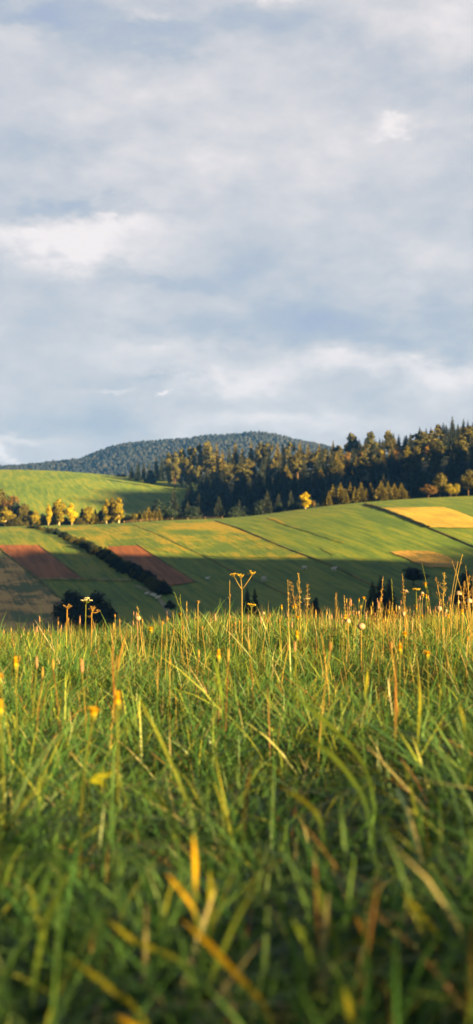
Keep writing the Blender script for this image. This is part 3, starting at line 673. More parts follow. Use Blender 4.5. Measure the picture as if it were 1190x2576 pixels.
for pose, px, row, rot, s, lab in [('graze', 766, 1434, 2.6, 1.15, 'white sheep grazing high on the shaded slope, left of the standing one'), ('stand', 840, 1438.5, .5, 1.35, 'white sheep standing with raised head, rightmost of the flock'),
        ('graze', 663.5, 1464.5, .9, 1.5, 'large pale sheep grazing right of the tall umbel plant'), ('lie', 521, 1458, .2, 1.1, 'small pale sheep lying right of the smaller ploughed plot'),
        ('lie', 368.4, 1496, .3, 1.0, 'lying sheep beside the footpath, leftmost of four in a line'), ('lie', 380.5, 1498, .1, .85, 'smallest lying sheep by the footpath, second of four'),
        ('lie', 387, 1501, .5, 1.0, 'lying sheep by the footpath, third of four in a line'), ('lie', 396, 1507, .3, 1.3, 'lying sheep by the footpath, rightmost of four in a line')]:
    x, y = unproject(px, row); e = empty('sheep', (x, y, h1(x, y)+.08), label=lab, cat='sheep', group='sheep on the far slope'); e.rotation_euler.z = rot; e.scale = (s*1.15,)*3
    link(bpy.data.objects.new('body', SH[pose]), e)
    hx, hz = {'graze': (.58, .42), 'stand': (.55, .93), 'lie': (.53, .6)}[pose]
    ear_mesh(hx, hz).obj('ears', FACE, e, True)

# ------------------------------------------------------------------ near meadow
def grassmat():
    m, nt, b = mat('grass_blades')
    at = nt.nodes.new('ShaderNodeAttribute'); at.attribute_name = 'Col'
    nt.links.new(at.outputs['Color'], b.inputs['Base Color']); b.inputs['Roughness'].default_value = .45; b.inputs['Specular IOR Level'].default_value = .25
    tr = nt.nodes.new('ShaderNodeBsdfTranslucent'); nt.links.new(at.outputs['Color'], tr.inputs[0])
    mx = nt.nodes.new('ShaderNodeMixShader'); mx.inputs[0].default_value = .4
    nt.links.new(b.outputs[0], mx.inputs[1]); nt.links.new(tr.outputs[0], mx.inputs[2]); nt.links.new(mx.outputs[0], nt.nodes['Material Output'].inputs[0]); return m
def blades(name, x, y, h, wid, lean, yaw, curve, colb, colt, label, segs=5):
    n = len(x); z0 = H(x, y)
    s = np.linspace(0, 1, segs+1)[None, :]                       # n x S
    ld = np.stack([np.cos(yaw), np.sin(yaw)], 1)
    hor = h[:, None]*(lean[:, None]*s + curve[:, None]*s**2.2)
    ver = h[:, None]*(s - .55*np.abs(curve[:, None])*s**3)
    Pc = np.stack([x[:, None]+ld[:, :1]*hor, y[:, None]+ld[:, 1:]*hor, (z0-.01)[:, None]+ver], 2)
    tw = yaw+np.pi/2+RNG.normal(0, .9, n)
    sd = np.stack([np.cos(tw), np.sin(tw), np.zeros(n)], 1)
    w = wid[:, None]*np.clip(np.array([.7, 1, .95, .8, .55, .06])[None, :segs+1], .05, 1)*.5
    A = Pc - sd[:, None]*w[..., None]; B = Pc + sd[:, None]*w[..., None]
    # shallow V fold gives each blade a keel
    Vv = np.stack([A, B], 2).reshape(-1, 3)
    q = np.array([[2*i, 2*i+1, 2*i+3, 2*i+2] for i in range(segs)])
    FF = (q[None]+(np.arange(n)*(segs+1)*2)[:, None, None]).reshape(-1, 4)
    me = mkmesh(name, Vv, FF, GM, smooth=True)
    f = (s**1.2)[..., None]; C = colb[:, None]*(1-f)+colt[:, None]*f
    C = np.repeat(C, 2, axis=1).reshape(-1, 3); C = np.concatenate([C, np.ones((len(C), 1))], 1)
    a = me.attributes.new('Col', 'FLOAT_COLOR', 'POINT'); a.data.foreach_set('color', C.astype(np.float32).ravel())
    o = link(bpy.data.objects.new(name, me)); tag(o, label, 'grass', kind='stuff'); return o
GM = grassmat()
def scatter(n, x0, x1, y0, y1, test):
    x = RNG.uniform(x0, x1, n); y = RNG.uniform(y0, y1, n); k = test(x, y); return x[k], y[k]
inw = lambda x, y: np.abs(x) < .2*np.abs(y)+.35
def tussock(x, y):
    a = .5+.5*np.sin(x*5.1+2*np.sin(y*3.3))*np.sin(y*4.3+1.7*np.sin(x*2.7+1))
    b = .5+.5*np.sin(x*11.3+1.3*np.sin(y*5.7)+2)*np.sin(y*8.1+1.9*np.sin(x*6.1))
    return .55*a+.45*b
def palette(n, y, dry=.1):
    r = RNG.random(n); v = RNG.uniform(0, 1, n)[:, None]
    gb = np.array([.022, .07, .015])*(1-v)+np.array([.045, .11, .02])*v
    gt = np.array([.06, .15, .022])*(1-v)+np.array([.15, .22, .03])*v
    yl = r < np.interp(y, [1, 2, 5, 7], [.12, .22, .26, .22]); gt[yl] = (np.array([.28, .32, .025])*(1-v)+np.array([.50, .42, .03])*v)[yl]
    st = r < dry; gt[st] = (np.array([.42, .3, .08])*(1-v)+np.array([.6, .42, .14])*v)[st]; gb[st] = (.3*gt[st]+.7*gb[st])
    og = r < dry*.35; gt[og] = np.array([.45, .2, .04]); gb[og] = np.array([.25, .1, .03])
    return gb, gt
def meadow(N, test, box, lab):
    x, y = scatter(N, *box, test); n = len(x); tk = tussock(x, y)
    hm = np.interp(y, [-2, .5, .8, 1.2, 3, 6, 8, 10], [.12, .16, .19, .20, .175, .135, .115, .11])
    h = hm*(.4+.75*RNG.beta(2.2, 2.0, n))*(.42+1.05*tk)
    h *= np.where((y < 1.4) & (tk > .6), .9, 1)
    long_ = RNG.random(n) < .04; h[long_ & (y > 1.1)] *= 1.45
    wid = RNG.choice([.0028, .004, .0055, .008], n, p=[.42, .35, .18, .05])*.85*RNG.uniform(.8, 1.2, n)
    wid = wid*np.interp(y, [.5, 2, 4], [1.45, 1.2, .95])
    lean = np.abs(RNG.normal(.38, .34, n)); curve = np.abs(RNG.normal(.5, .5, n)); yaw = RNG.uniform(0, 6.28, n); bt = RNG.random(n) < .12; curve[bt] = RNG.uniform(.8, 1.5, n)[bt]; lean[bt] += .3
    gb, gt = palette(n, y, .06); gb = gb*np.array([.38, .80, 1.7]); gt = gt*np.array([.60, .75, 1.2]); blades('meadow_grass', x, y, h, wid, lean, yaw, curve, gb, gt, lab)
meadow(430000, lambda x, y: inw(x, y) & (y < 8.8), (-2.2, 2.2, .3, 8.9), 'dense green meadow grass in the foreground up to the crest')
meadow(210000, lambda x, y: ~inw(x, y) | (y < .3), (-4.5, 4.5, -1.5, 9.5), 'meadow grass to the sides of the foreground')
def fine(N):      # fine seedheads and wiry stems towards the crest
    x, y = scatter(N, -2.4, 2.4, 3.0, 8.6, lambda x, y: np.abs(x) < .2*y+.6); n = len(x)
    h = RNG.uniform(.08, .18, n)*(1+.15*(x > .3)); v = RNG.random((n, 1))
    c = np.array([.3, .3, .05])*(1-v)+np.array([.6, .4, .13])*v
    blades('wiry_stems', x, y, h, RNG.uniform(.0015, .0028, n), np.abs(RNG.normal(.1, .12, n)), RNG.uniform(0, 6.28, n), np.abs(RNG.normal(.05, .12, n)), c*.35, c*.6, 'fine dry wiry grass stems mixed in the meadow near the crest')
fine(9000)
def under(N):
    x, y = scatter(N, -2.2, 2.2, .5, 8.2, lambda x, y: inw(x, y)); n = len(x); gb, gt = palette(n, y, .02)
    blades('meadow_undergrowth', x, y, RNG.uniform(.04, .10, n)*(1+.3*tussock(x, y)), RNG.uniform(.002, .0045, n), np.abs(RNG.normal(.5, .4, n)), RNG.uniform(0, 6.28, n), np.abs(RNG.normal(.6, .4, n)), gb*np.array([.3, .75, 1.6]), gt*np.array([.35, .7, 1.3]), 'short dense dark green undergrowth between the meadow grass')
under(150000)
def thatch(N):
    x, y = scatter(N, -2.4, 2.4, .6, 8.0, lambda x, y: np.abs(x) < .2*y+.6); n = len(x); v = RNG.random((n, 1)); c = np.array([.16, .12, .05])*(1-v)+np.array([.32, .22, .09])*v
    blades('dead_grass', x, y, RNG.uniform(.05, .13, n), RNG.uniform(.002, .004, n), RNG.uniform(.4, 1.4, n), RNG.uniform(0, 6.28, n), RNG.uniform(0, .5, n), c*.5, c, 'dead tan grass blades leaning and matted between the green ones')
thatch(9000)

def pm(name, c, tr=.3):
    c = tuple(q*.62 for q in c)
    m, nt, b = mat(name); tc = nt.nodes.new('ShaderNodeTexCoord'); d = tuple(q*.7 for q in c)
    col = ramp(nt, [(.35, d), (.65, c)], noise(nt, tc.outputs['Object'], 40, 3)); nt.links.new(col, b.inputs['Base Color'])
    t = nt.nodes.new('ShaderNodeBsdfTranslucent'); nt.links.new(col, t.inputs[0]); mx = nt.nodes.new('ShaderNodeMixShader'); mx.inputs[0].default_value = tr
    nt.links.new(b.outputs[0], mx.inputs[1]); nt.links.new(t.outputs[0], mx.inputs[2]); nt.links.new(mx.outputs[0], nt.nodes['Material Output'].inputs[0]); return m
PM = {'leaf_y': pm('yellow_green_leaf', (.5, .55, .03), .45), 'straw': pm('straw', (.5, .38, .1)), 'red': pm('reddish_stalk', (.3, .15, .05)), 'green': pm('green_stem', (.2, .24, .04)), 'yel': pm('yellow_petals', (.85, .5, .01)),
      'orange': pm('orange_bud', (.42, .26, .05)), 'fluff': pm('seed_fluff', (.75, .62, .48), .5), 'white': pm('white_florets', (.7, .72, .5)), 'brown': pm('brown_seeds', (.3, .2, .07)),
      'umb': pm('umbel_yellow', (.62, .46, .06)), 'leaf': pm('weed_leaf', (.08, .16, .03)), 'pink': pm('pinkish_seed', (.5, .3, .2)), 'blade_y': pm('yellow_blade', (.95, .62, .012), .5), 'blade_g': pm('fresh_blade', (.22, .34, .04), .5), 'blade_o': pm('olive_blade', (.27, .32, .03), .5)}
def pmt(name, c):      # a dying blade: coloured tip running into green towards the root
    m = pm(name, c, .5); nt = m.node_tree; at = nt.nodes.new('ShaderNodeAttribute'); at.attribute_name = 'tone'
    src = nt.nodes['Principled BSDF'].inputs['Base Color'].links[0].from_socket
    col = mixc(nt, at.outputs['Fac'], (.035, .085, .02), src)
    for n in nt.nodes:
        if n.type in ('BSDF_PRINCIPLED', 'BSDF_TRANSLUCENT'): nt.links.new(col, n.inputs[0])
    return m
BT = {'blade_y': pmt('yellow_tipped_blade', (.95, .6, .012)), 'blade_o': pmt('olive_tipped_blade', (.36, .38, .03)), 'blade_g': pmt('fresh_long_blade', (.2, .32, .04)),
      'red': pmt('reddish_dry_stalk', (.36, .17, .05)), 'orange': pmt('orange_dry_stalk', (.45, .26, .05)), 'straw': pmt('straw_dry_stalk', (.5, .38, .1))}
def stem_pts(h, bend=.05, a=0, n=5):
    return [(math.cos(a)*bend*h*(i/(n-1))**2, math.sin(a)*bend*h*(i/(n-1))**2, h*i/(n-1)) for i in range(n)]
def flower_proto(kind, v):
    rng = np.random.default_rng(v*13+5); a = rng.uniform(0, 6.28); root = empty(kind)
    H0 = .25; bend = rng.uniform(.03, .16); sp_ = stem_pts(H0, bend, a); tip = np.array(sp_[-1]); s = MB(); hd = MB()
    if kind == 'dry_stalk':
        s.tube(sp_, [.0015, .0014, .0013, .0012, .0011], 5); s.obj('stem', PM[('straw', 'red', 'straw', 'green')[v % 4]], root, True)
        if v % 2: hd.blob(tip+[0, 0, .008], (.0036, .0036, .014), 6, 5)
        else: hd.blob(tip+[0, 0, .004], (.005, .005, .008), 7, 5)
        for k in range(10):
            b = rng.uniform(0, 6.28); z = rng.uniform(-.004, .018); hd.ribbon([tip+[0, 0, z], tip+[math.cos(b)*.006, math.sin(b)*.006, z+.008]], [.002, .0006], (math.sin(b), -math.cos(b), 0))
        hd.obj('seed_head', PM[('brown', 'straw', 'orange', 'pink')[v % 4]], root)
    elif kind == 'dandelion_clock':
        s.tube(sp_, [.0014, .0013, .0013, .0012, .0012], 6); s.obj('stem', PM['straw' if v % 2 else 'pink'], root, True)
        hd.blob(tip+[0, 0, .0], (.003, .003, .003), 8, 6)
        for k in range(230):
            d = rng.normal(size=3); d /= np.linalg.norm(d)
            if v == 3 and d[2] < -.1: continue
            c = tip+d*.0125; hd.ribbon([tip+d*.004, c], [.0006, .0006], np.cross(d, [.3, .2, 1])+.01)
            u = np.cross(d, rng.normal(size=3)); u /= np.linalg.norm(u); w = np.cross(d, u)
            hd.add([c-u*.0035, c-w*.0035, c+u*.0035, c+w*.0035], [(0, 1, 2, 3)])
        hd.obj('seed_ball', PM['fluff'], root)
    elif kind == 'yellow_flower':
        s.tube(sp_, [.0014, .0013, .0012, .0011, .0011], 6); s.obj('stem', PM['green'], root, True)
        hd.blob(tip, (.004, .004, .006), 7, 5); nn = 22
        for k in range(nn*2):
            b = 6.283*k/nn; r = .011 if k < nn else .007; up = .006 if k < nn else .010
            if v == 2: r *= .45; up *= 1.7
            d = np.array([math.cos(b), math.sin(b), 0]); hd.ribbon([tip+[0, 0, .002], tip+d*r*.6+[0, 0, up*.8], tip+d*r+[0, 0, up]], [.0014, .0032, .0026], (-d[1], d[0], .15))
        hd.obj('petals', PM['yel'], root)
        cl = MB(); cl.blob(tip-[0, 0, .003], (.0045, .0045, .007), 7, 5); cl.obj('calyx', PM['green'], root)
    return root
FL = {}
FLH = {'dry_stalk': .27, 'dandelion_clock': .2625, 'yellow_flower': .26}
def place_flower(kind, v, px, row, d, label, group=None, s=1.0):
    if (kind, v) not in FL: o = FL[(kind, v)] = flower_proto(kind, v)
    else: o = copy_tree(FL[(kind, v)])
    x = (px-CX)/F*d; zt = (HR-row)/F*d; zg = h1(x, d); h = max(.06, zt-zg)
    k = h/FLH[kind]; o.location = (x, d, zg); o.rotation_euler.z = random.uniform(0, 6.28)
    o.scale = (s, s, k) if .75 < k < 1.5 else (s*.8*k**.4, s*.8*k**.4, k)
    tag(o, label, {'dry_stalk': 'stalk', 'dandelion_clock': 'seed head', 'yellow_flower': 'flower'}[kind], group); return o
clocks = [(1149, 1486, 5.2, 1.25, 'large white topped seed clock beside tall dry grasses at right edge'), (1108, 1524, 5.0, 1.1, 'round pale seed clock left of the large white topped one'), (1186, 1505, 4.8, 1.2, 'pinkish seed clock cut by the right edge'),
 (1023, 1538, 4.9, 1.0, 'fuzzy seed clock below the white flower tuft'), (905, 1536, 5.2, .9, 'small round seed clock left of the dense dry stalks'), (879, 1556, 4.4, 1.0, 'pinkish seed clock low in the grass left of the dense stalks'),
 (909, 1566, 4.2, 1.25, 'wide orange pink seed clock nearest in the right half'), (1064, 1488, 5.8, .9, 'small pink seed clock beside yellow flowers'), (1157, 1510, 5.5, .8, 'small seed clock just below the large white topped one'),
 (1011, 1524, 5.5, .8, 'small dull seed clock left of the white tuft'), (347, 1548, 4.9, 1.15, 'single pale seed clock in the left half of the crest'), (659, 1538, 5.4, .8, 'small pink seed clock right of the tall umbel plant'), (1129, 1532, 5.5, .7, 'tiny seed clock right of the round pale one')]
for i, (px, r, d, s, lab) in enumerate(clocks): place_flower('dandelion_clock', 1+i % 3 if i else 3, px, r, d, lab, s=s*.75)
flowers = [(903, 1500, 5.8, 'uppermost yellow flower of a trio left of the conifer clump'), (899, 1507, 5.8, 'middle yellow flower of a trio left of the conifer clump'), (900, 1519, 5.7, 'lowest yellow flower of a trio left of the conifer clump'), (866, 1550, 4.6, 'yellow flower low at the left of the dense stalks'),
 (1054, 1494, 5.6, 'yellow flower under the flat green umbel, left of a pair'), (1078, 1498, 5.5, 'yellow flower under the flat green umbel, right of a pair'), (1092, 1465, 5.0, 'tall closed yellow flower bud rising above the crest at right'), (1158, 1537, 4.3, 'yellow flower below the large white topped seed clock'),
 (1076, 1546, 4.8, 'small yellow flower among the dense dry stalks'), (1043, 1527, 5.2, 'yellow bud amid dry stalks right of the white tuft'), (972, 1537, 5.0, 'yellow flower below the black green conifer clump'), (1129, 1549, 4.6, 'small yellow flower at lower right of the round seed clock'),
 (717, 1523, 5.4, 'brightest yellow flower right of the tall umbel plant'), (711, 1525, 5.5, 'narrow yellow bud touching the brightest yellow flower'), (474, 1542, 5.0, 'orange yellow flower left of the tall umbel plant'), (742, 1522, 5.5, 'pinkish yellow bud below the feathery grasses'),
 (770, 1550, 4.5, 'yellow flower below the feathery grasses'), (738, 1593, 3.6, 'yellow flower nearer the viewer in the middle right'), (367, 1579, 3.9, 'small yellow flower below the left seed clock'), (44, 1662, 2.6, 'upper yellow flower of two near the left edge'), (36, 1692, 2.4, 'lower yellow flower of two near the left edge'),
 (541, 1642, 2.9, 'small yellow flower left of the long broad blade'), (1048, 1590, 3.5, 'yellow flower in the middle of the right half'), (1005, 1625, 3.0, 'yellow bud nearer the viewer at right'), (1080, 1640, 2.9, 'blurred yellow flower close to the viewer at right'), (296, 1750, 1.9, 'blurred orange bud beside the reddish forked stalk'), (193, 1776, 1.8, 'blurred yellow bud left of the forked stalk'), (13, 1774, 1.8, 'blurred pinkish bud at the left edge')]
for i, (px, r, d, lab) in enumerate(flowers): place_flower('yellow_flower', 1+i % 2, px, r, d, lab)
def stalks(n, px0, px1, r0, r1, d0, d1, lab, grp):
    for i in range(n):
        px = random.uniform(px0, px1); d = random.uniform(d0, d1); row = random.uniform(r0, r1) - (px-600)*.03
        place_flower('dry_stalk', random.randint(0, 3), px, row, d, lab, grp, s=random.uniform(.5, .9))
stalks(100, 860, 1200, 1512, 1568, 4.2, 6.8, 'short dry stalk with a small seed head in the dense stand at right', 'dry stalks in the dense stand at right')
stalks(30, 640, 880, 1540, 1580, 4.0, 6.6, 'short dry stalk with a seed head between umbel plant and dense stand', 'dry stalks in the middle of the crest')
stalks(42, 0, 640, 1530, 1575, 4.0, 6.6, 'short dry stalk with a seed head on the left part of the crest', 'dry stalks on the left crest')
stalks(16, 0, 1190, 1600, 1680, 2.5, 3.6, 'dry stalk with a seed head standing in the nearer meadow', 'dry stalks in the nearer meadow')

def rosette():
    root = empty('plantain_weed'); rng = np.random.default_rng(9)
    for k in range(8):
        a = 6.283*k/8+rng.uniform(-.3, .3); l = rng.uniform(.08, .13); up = rng.uniform(.5, 1.1); d = Vector((math.cos(a), math.sin(a), 0)); m = MB()
        pts = [d*l*t+Vector((0, 0, up*l*(t-.75*t*t))) for t in (0, .25, .5, .75, 1)]
        m.ribbon(pts, [.004, .018, .026, .02, .002], (-d.y, d.x, rng.uniform(-.4, .4))); m.obj('leaf', PM['leaf'], root)
    return root
rz = None
for k in range(26):
    y = random.uniform(2.8, 6.0); x = random.uniform(-.17, .17)*y
    if rz is None: rz = o = rosette()
    else: o = copy_tree(rz)
    o.location = (x, y, h1(x, y)+.05); o.rotation_euler = (random.uniform(-.3, .3), random.uniform(-.3, .3), random.uniform(0, 6)); q = random.uniform(.5, .8); o.scale = (q, q, q)
    tag(o, 'broad leaved green weed rosette low among the meadow grass', 'weed', 'broad leaved weeds in the meadow')
# placed tall plants
def W(px, row, d): return Vector(((px-CX)/F*d, d, (HR-row)/F*d))
def plant(name, px, row_base, d, label, cat):
    x = (px-CX)/F*d; z = h1(x, d); return empty(name, (x, d, z), label=label, cat=cat), Vector((x, d, z))
def umbel_head(c, w, h, n, rng, fr, up=Vector((0, 0, 1))):
    # rays from the node c to a shallow dish of florets
    rays, fl = MB(), MB()
    for k in range(n):
        a = 6.283*k/n + rng.uniform(-.2, .2); r = w/2*math.sqrt(rng.uniform(.1, 1)); e = c+Vector((math.cos(a)*r, math.sin(a)*r, h*(1-.45*(2*r/w)**2)*rng.uniform(.75, 1.1)))
        rays.tube([c, c.lerp(e, .5)+Vector((0, 0, -h*.1)), e], [.0008, .0007, .0006], 4)
        for q in range(6): fl.blob(e+Vector((rng.uniform(-1, 1)*fr, rng.uniform(-1, 1)*fr, rng.uniform(-.3, .6)*fr)), fr*rng.uniform(.35, .6), 6, 4, .25)
    return rays, fl
def umbel_plant(px, rb, node, heads, d, sm, fm, label, fr=.0035, stemr=.0018, extra=None):
    root, o = plant('umbel_plant', px, rb, d, label, 'umbel'); rng = np.random.default_rng(int(px)); nd = W(*node, d) - o
    s = MB(); s.tube([(0, 0, -.01), (nd.x*.3, 0, nd.z*.5), tuple(nd)], [stemr*1.15, stemr, stemr*.9], 7); s.obj('stem', PM[sm], root, True)
    for hx, hrow, w, hh, n in heads:
        c = W(hx, hrow, d) - o + Vector((0, rng.uniform(-.01, .01), 0)); w *= d/F; hh *= d/F
        if (c-nd).length > .006:
            b = MB(); b.tube([nd, nd.lerp(c, .5)+Vector((0, 0, -.002)), c], [stemr*.75, stemr*.6, stemr*.5], 6); b.obj('branch', PM[sm], root, True)
        r, f = umbel_head(c, w, hh, n, rng, fr); ho = f.obj('flower_head', PM[fm], root); r.obj('rays', PM[sm], ho)
    if extra: extra(root, nd, o)
    return root
def bract(root, nd, o):
    m = MB(); m.ribbon([nd, nd+Vector((.006, 0, .004)), nd+Vector((.013, -.002, .014))], [.005, .006, .001], (0, 1, .3)); m.obj('bract', PM['straw'], root)
umbel_plant(609, 1568, (608.7, 1483), [(589, 1450, 20, 8, 7), (606, 1454, 18, 11, 8), (633, 1448, 20, 11, 9)], 5.0, 'straw', 'umb', 'tallest umbel plant with three golden heads standing at centre', fr=.003, extra=bract)
umbel_plant(214, 1560, (216, 1518), [(218, 1518, 25, 14, 13)], 5.0, 'green', 'white', 'white flowering umbel in front of the dark twin bush', fr=.0036)
umbel_plant(166, 1560, (169, 1532), [(170, 1531, 22, 11, 7)], 5.0, 'orange', 'brown', 'brown dried umbel left of the white umbel', fr=.0034, stemr=.002)
umbel_plant(229, 1565, (231, 1540), [(232, 1539, 19, 15, 9), (246, 1540, 9, 6, 4), (226, 1554, 8, 5, 4)], 5.0, 'orange', 'brown', 'brown dried umbel with side heads right of the white umbel', fr=.003, stemr=.002)
umbel_plant(1047, 1560, (1047, 1492), [(1047, 1486, 22, 6, 20)], 5.5, 'green', 'umb', 'flat greenish yellow umbel above the yellow flower pair', fr=.003)
umbel_plant(1020, 1560, (1019, 1500), [(1018, 1496, 15, 12, 20)], 5.3, 'straw', 'fluff', 'creamy white flower tuft left of the flat green umbel', fr=.004)
umbel_plant(637, 1580, (632, 1525), [(628, 1523, 14, 4, 9), (638, 1524, 9, 4, 6)], 4.9, 'green', 'umb', 'small low green umbel at the foot of the tallest umbel plant', fr=.003)
umbel_plant(775, 1560, (773, 1510), [(773, 1508, 16, 3, 10)], 5.2, 'green', 'white', 'small pale flat umbel under the feathery grasses', fr=.0026)
umbel_plant(498, 1560, (498, 1520), [(498, 1518, 9, 7, 8)], 5.2, 'straw', 'brown', 'thin dry umbel between the leafy weed and the tallest umbel plant', fr=.0026, stemr=.0014)
def panicle(px, row_top, pxb, d, label, mat_='straw', dens=60, spread=.014, frac=.45, lean=None, rad=.0011, base_row=None):
    root, o = plant('seed_stalk', pxb, 0, d, label, 'grass plant'); tip = W(px, row_top, d)-o; rng = np.random.default_rng(int(px*7+row_top))
    P = [Vector((tip.x*(t**1.8), rng.uniform(-.004, .004), tip.z*(t if t < 1 else 1))) for t in np.linspace(0, 1, 9)]
    s = MB(); s.tube([tuple(p) for p in P], list(np.linspace(rad*1.5, rad*.6, 9)), 5); s.obj('stem', PM['straw' if mat_ != 'green' else 'green'], root, True)
    if dens:
        m = MB()
        for k in range(dens):
            t = 1-frac*rng.random(); i = t*8; j = min(7, int(i)); b = P[j].lerp(P[j+1], i-j); w = spread*(1.15-abs((1-t)/frac-.55)*1.3)*rng.uniform(.2, 1)
            a = rng.uniform(0, 6.28); e = b+Vector((math.cos(a)*w, math.sin(a)*w, w*rng.uniform(-.1, .9)))
            m.tube([b, e], [.0003, .0003], 3); m.blob(e, (.0010, .0010, .0028), 5, 4)
        m.obj('seed_head', PM[mat_], root)
    return root
panicle(724, 1457, 727, 4.9, 'straight thin spike grass left of the feathery grasses', dens=26, spread=.003, frac=.5)
panicle(730, 1464, 757, 5.0, 'feathery brown grass leaning left, left of three', 'brown', 80, .016, .4)
panicle(751, 1443, 757, 5.0, 'tallest feathery grass in the middle of three', 'straw', 70, .010, .45)
panicle(774, 1470, 770, 5.0, 'short feathery grass, right of three', 'brown', 50, .011, .35)
panicle(845, 1490, 846, 5.2, 'isolated brown seed grass right of the feathery trio', 'brown', 40, .007, .4)
panicle(578, 1459, 577, 4.9, 'thin bare spike just left of the tallest umbel plant', dens=10, spread=.006, frac=.3)
panicle(470, 1512, 470, 5.0, 'short straight stalk right of the leafy weed', 'straw', 14, .003, .2)
panicle(964, 1450, 951, 5.0, 'leaning orange seed grass in front of the conifer clump', 'orange', 36, .006, .5)
panicle(985, 1455, 990, 5.3, 'thin upright grass at the right of the conifer clump', 'green', 16, .004, .3)
panicle(1012, 1444, 1020, 5.1, 'drooping oat like seed grass right of the conifer clump', 'brown', 70, .009, .5)
panicle(1163, 1395, 1126, 4.9, 'tallest bare straw leaning right at the right edge', dens=8, spread=.003, frac=.2)
panicle(1152, 1411, 1122, 5.0, 'second bare straw crossing the tallest one', dens=8, spread=.003, frac=.2)
panicle(1137, 1411, 1188, 5.0, 'long straw leaning left across the tall straws', dens=6, spread=.003, frac=.2)
panicle(1171, 1422, 1190, 4.9, 'orange straw leaning left at the right edge', 'orange', 10, .003, .3)
panicle(1061, 1416, 1093, 5.1, 'thin curved stem leaning left toward the golden patch', 'green', 0)
panicle(1118, 1440, 1112, 5.2, 'feathery pale grass left of the crossing straws', 'straw', 60, .014, .35)
panicle(1096, 1452, 1120, 5.3, 'soft brown grass leaning left behind the tall yellow bud', 'brown', 50, .012, .35)
panicle(1180, 1448, 1175, 5.0, 'brown feathery grass by the right edge below the straws', 'brown', 80, .016, .4)
panicle(1168, 1462, 1162, 5.1, 'low brown feathery grass beside the right edge bush', 'brown', 70, .014, .4)
panicle(1192, 1440, 1186, 5.1, 'brown feathery grass cut by the right edge', 'brown', 80, .016, .4)
panicle(865, 1497, 872, 5.2, 'thin short grass left of the yellow flower trio', 'straw', 20, .004, .4)
panicle(345, 1524, 362, 4.6, 'thin leaning straw right of the left seed clock', 'straw', 10, .004, .2)
panicle(808, 1592, 832, 3.4, 'long reddish leaning straw in the nearer right meadow', 'red', 16, .003, .3, rad=.0016)
def weed():
    root, o = plant('leafy_weed', 452, 0, 5.0, 'leafy green weed with a bent stem left of the tallest umbel plant', 'weed')
    rng = np.random.default_rng(3)
    pts = [W(456, 1560, 5.0)-o, W(456, 1535, 5.0)-o, W(447, 1515, 5.0)-o, W(441, 1494, 5.0)-o]; pts[0].z = 0
    pts2 = [pts[1], W(454, 1515, 5.0)-o, W(453, 1494, 5.0)-o]
    s = MB(); s.tube(pts, [.002, .0018, .0014, .001], 5); s.tube(pts2, [.0015, .0012, .0009], 5); s.obj('stem', PM['green'], root, True)
    for k in range(26):
        seg = pts[1:] if k % 2 else pts2; i = rng.integers(0, len(seg)-1); b = seg[i].lerp(seg[i+1], rng.random()); a = rng.uniform(0, 6.28); l = rng.uniform(.008, .018)
        d = Vector((math.cos(a), math.sin(a)*.6, rng.uniform(-.2, .8)))*l; m = MB(); m.ribbon([b, b+d*.5+Vector((0, 0, .002)), b+d], [.001, .006, .001], d.cross(Vector((0, 0, 1)))+Vector((.01, 0, 0))); m.obj('leaf', PM['leaf'], root)
weed()
# single blades and stalks that stand out, given from the tip down to the root
def blade(px_pts, d0, d1, w, m, label, name='grass_shoot'):
    n = len(px_pts); P = []; w = w*(.62 if name == 'grass_shoot' else .55)
    for i, (px, row) in enumerate(px_pts):
        d = d0+(d1-d0)*i/(n-1); p = W(px, row, d); p.z = max(p.z, h1(p.x, p.y)+.012); P.append(p)
    last = P[-1]; dirv = (P[-1]-P[-2]); dirv.z = 0; g_ = Vector((last.x+dirv.x*.4, last.y+.02, 0)); g_.z = h1(g_.x, g_.y)-.01
    mid = last.lerp(g_, .5)+Vector((dirv.x*.15, 0, .004)); P += [mid, g_]
    Q = []
    for i in range(len(P)-1):
        for k in range(4): Q.append(P[i].lerp(P[i+1], k/4))
    Q.append(P[-1])
    for _ in range(2): Q = [Q[0]]+[(Q[i-1]+Q[i]*2+Q[i+1])/4 for i in range(1, len(Q)-1)]+[Q[-1]]
    root = g_.copy(); e = bpy.data.objects
    wid = [w*min(1, .12+ (i/len(Q))*4.5)*(1-.25*i/len(Q)) for i in range(len(Q))]
    mb = MB(); ax = (Q[len(Q)//2]-Q[0]).normalized(); side = ax.cross(Vector((0.15, -.9, .35))).normalized()
    nv = 4*(n-1); tn = [max(0., min(1., (nv-i)/(nv*.35)+.12)) for i in range(len(Q))]
    mb.ribbon([q-root for q in Q], wid, side, tn); o = mb.obj(name, BT[m], None, True); o.location = root; tag(o, label, 'grass blade'); return o
blade([(455, 2312), (520, 2368), (595, 2452), (680, 2540)], .98, .92, .0075, 'blade_y', 'brightest long orange yellow blade slanting through the bottom centre')
blade([(486, 2098), (491, 2160), (492, 2232)], 1.15, 1.15, .006, 'blade_y', 'short upright bright yellow blade at the bottom centre')
blade([(418, 2196), (455, 2240), (500, 2300)], 1.08, 1.05, .006, 'blade_y', 'short yellow blade slanting left of the upright yellow blade')
blade([(266, 2311), (300, 2340), (345, 2372), (480, 2420)], 1.0, 1.0, .0065, 'blade_o', 'golden blade with a bright tip at lower left')
blade([(166, 2405), (240, 2455), (330, 2525), (380, 2590)], .95, .92, .007, 'blade_o', 'long olive yellow blade at the bottom left corner area')
blade([(292, 2555), (340, 2580), (400, 2610)], .85, .85, .007, 'blade_y', 'yellow blade tip at the very bottom left of centre')
blade([(706, 1722), (790, 1790), (870, 1860), (915, 1920), (940, 1995)], 1.9, 1.7, .0105, 'blade_g', 'long broad arching green blade in the right half')
